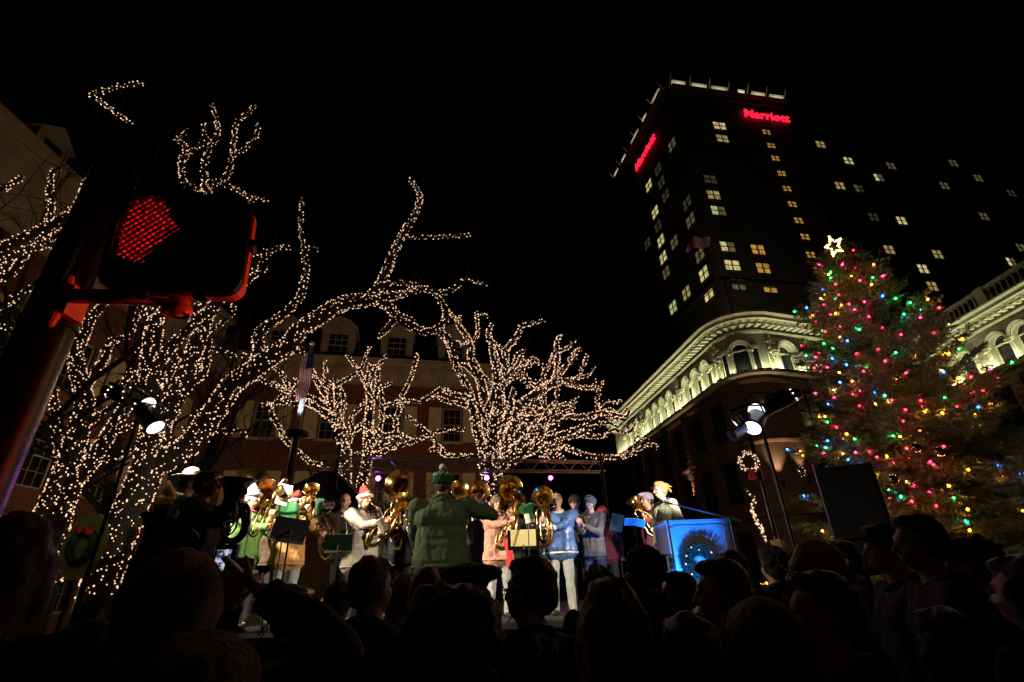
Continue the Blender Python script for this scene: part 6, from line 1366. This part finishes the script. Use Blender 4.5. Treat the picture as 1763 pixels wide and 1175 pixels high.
def frame(w, h, r, t, y0, y1, mm, nm, par):
    o = rrect(w, h, r); i_ = rrect(w-2*t, h-2*t, max(.005, r-t)); n = len(o); V = [c+np.array([p[0], y, p[1]]) for y in (y0, y1) for L_ in (o, i_) for p in L_]; Fc = []
    for k in range(n):
        k2 = (k+1) % n; Fc += [(k, k2, n+k2, n+k), (2*n+k, 3*n+k, 3*n+k2, 2*n+k2), (k, 2*n+k, 2*n+k2, k2), (n+k, n+k2, 3*n+k2, 3*n+k)]
    m_ = MB(); m_.add(V, Fc); return m_.obj(nm, mm, par)
o = rrect(SW, SH, .05); n = len(o); V = [c+np.array([p[0], y, p[1]]) for y in (.045, SD) for p in o]; m_ = MB(); m_.add(V, [tuple(range(n)), tuple(range(n, 2*n))[::-1]]+[(k, k+n, (k+1) % n+n, (k+1) % n) for k in range(n)]); hs_ = m_.obj('housing', yel, sgn)
frame(SW+.012, SH+.012, .065, .02, .008, .044, BLACK, 'door', sgn)
for x in (-.09, .1): m_ = MB(); m_.ell(c+np.array([x, .03, -SH/2-.012]), (.028, .028, .02)); m_.obj('latch', BLACK, sgn, smooth=True)
m_ = MB(); m_.ell(c+np.array([SW/2+.012, .05, .02]), (.016, .028, .028)); m_.obj('latch', BLACK, sgn, smooth=True)
FACE_Y = .03; m_ = MB(); m_.box(c+np.array([0, FACE_Y+.006, 0]), (SW-.03, .006, SH-.03)); m_.obj('face', BLACK, sgn)
# hand shape: palm, fingers, thumb as one flat lit symbol (left half)
HR = emat('hand_glow', (1, .006, .016), 1.5); N = HR.node_tree; tc = N.nodes.new('ShaderNodeTexCoord'); vo = N.nodes.new('ShaderNodeTexVoronoi'); vo.inputs['Scale'].default_value = 75; N.links.new(tc.outputs['Object'], vo.inputs[0]); mr = N.nodes.new('ShaderNodeMapRange'); mr.inputs[1].default_value = 0; mr.inputs[2].default_value = .8; mr.inputs[3].default_value = 1.7; mr.inputs[4].default_value = .08; N.links.new(vo.outputs['Distance'], mr.inputs[0]); N.links.new(mr.outputs[0], N.nodes['Principled BSDF'].inputs['Emission Strength'])
hc = c+np.array([-SW/4+.0, FACE_Y, -.005]); hd_ = MB()
def flat(poly, nm=None):
    k = len(hd_.v); hd_.add([hc+np.array([a*1.12, 0, b*1.06+.028]) for a, b in poly], [tuple(range(len(poly)))])
k_ = 1.0
for xo, top, w__ in ((-.062, .085, .024), (-.034, .125, .025), (-.004, .135, .026), (.027, .115, .025)):
    flat([(xo-w__/2, -.01), (xo+w__/2, -.01), (xo+w__/2, top-.01), (xo+w__/4, top), (xo-w__/4, top), (xo-w__/2, top-.01)])
hd_2 = [(-.076, -.012), (.041, -.012), (.046, -.03), (.085, .03), (.1, .025), (.098, .0), (.06, -.07), (.035, -.12), (-.05, -.12), (-.072, -.06)]
hd_.v = []; hd_.f = []
po_ = [onplane(x, y, c+SM@np.array([0, FACE_Y, 0]), SM@np.array([0, 1., 0])) for x, y in ((229, 356), (240, 345), (246, 350), (262, 342), (268, 349), (284, 348), (288, 355), (298, 360), (290, 371), (310, 393), (292, 404), (276, 418), (264, 429), (246, 453), (226, 450), (201, 439), (207, 410), (213, 386), (219, 372))]; po_ = [c+SM.T@(q-c) for q in po_]; cen_ = sum(po_)/len(po_)
hd_.add(po_+[cen_], [(i, (i+1) % len(po_), len(po_)) for i in range(len(po_))]); hd_.obj('hand_symbol', HR, sgn)
eg = MB()                                              # egg-crate louvre in front of both symbols
for k in range(-22, 23):
    for s_ in (1, -1):
        pts_ = []
        x0 = k*.026
        # diagonal blades clipped to the face
        q = [(x0+s_*t, t) for t in np.linspace(-SH/2+.02, SH/2-.02, 40)]; q = [p for p in q if abs(p[0]) < SW/2-.02]
        if len(q) < 3: continue
        a, b = q[0], q[-1]; A_ = c+np.array([a[0], 0, a[1]]); B_ = c+np.array([b[0], 0, b[1]])
        eg.add([A_+Yv*(.012), B_+Yv*(.012), B_+Yv*.026, A_+Yv*.026], [(0, 1, 2, 3)])
        pv_ = nrm(np.cross(B_-A_, Yv))*(.0028 if s_ < 0 else .0012); eg.add([A_+Yv*.011-pv_, B_+Yv*.011-pv_, B_+Yv*.011+pv_, A_+Yv*.011+pv_], [(0, 1, 2, 3)])
eg.obj('louvre', mat('louvre_black', (.02, .02, .02), .25), sgn)
# bracket: clamp on the pole, horizontal pipe, upright stub under the signal
m_ = MB(); y_ = PY-.02; zb = P3(250, 512, 1.5)[2]; xa = c[0]-.0
m_.tube([(PX+.05, y_, zb), (xa+.02, SY+.1, zb)], .028, 12); m_.tube([(xa, SY+.1, zb-.06), (xa, SY+.1, c[2]-SH/2)], .036, 12); m_.lathe([(.045, 0), (.05, .01), (.05, .03), (.036, .04)], (xa, SY+.1, c[2]-SH/2-.06), Z3, 14); m_.obj('bracket_pipe', yel, sgn, smooth=True)
m_ = MB(); m_.box((PX+.085, PY-.03, zb), (.05, .08, .12)); m_.cap((PX+.075, PY-.065, zb+.06), .02, (PX+.075, PY-.065, zb+.09), .014); m_.cap((PX+.075, PY-.065, zb-.06), .02, (PX+.075, PY-.065, zb-.10), .014); m_.obj("clamp", yel, po)
for z in (zb+.07, zb-.07): m_ = MB(); m_.lathe([(.084, -.012), (.088, -.01), (.088, .01), (.084, .012)], (PX, PY, z), Z3, 32); m_.obj("strap", BLACK, po)

sgn.rotation_mode = 'YXZ'; sgn.rotation_euler = (.12, -.03, .217)
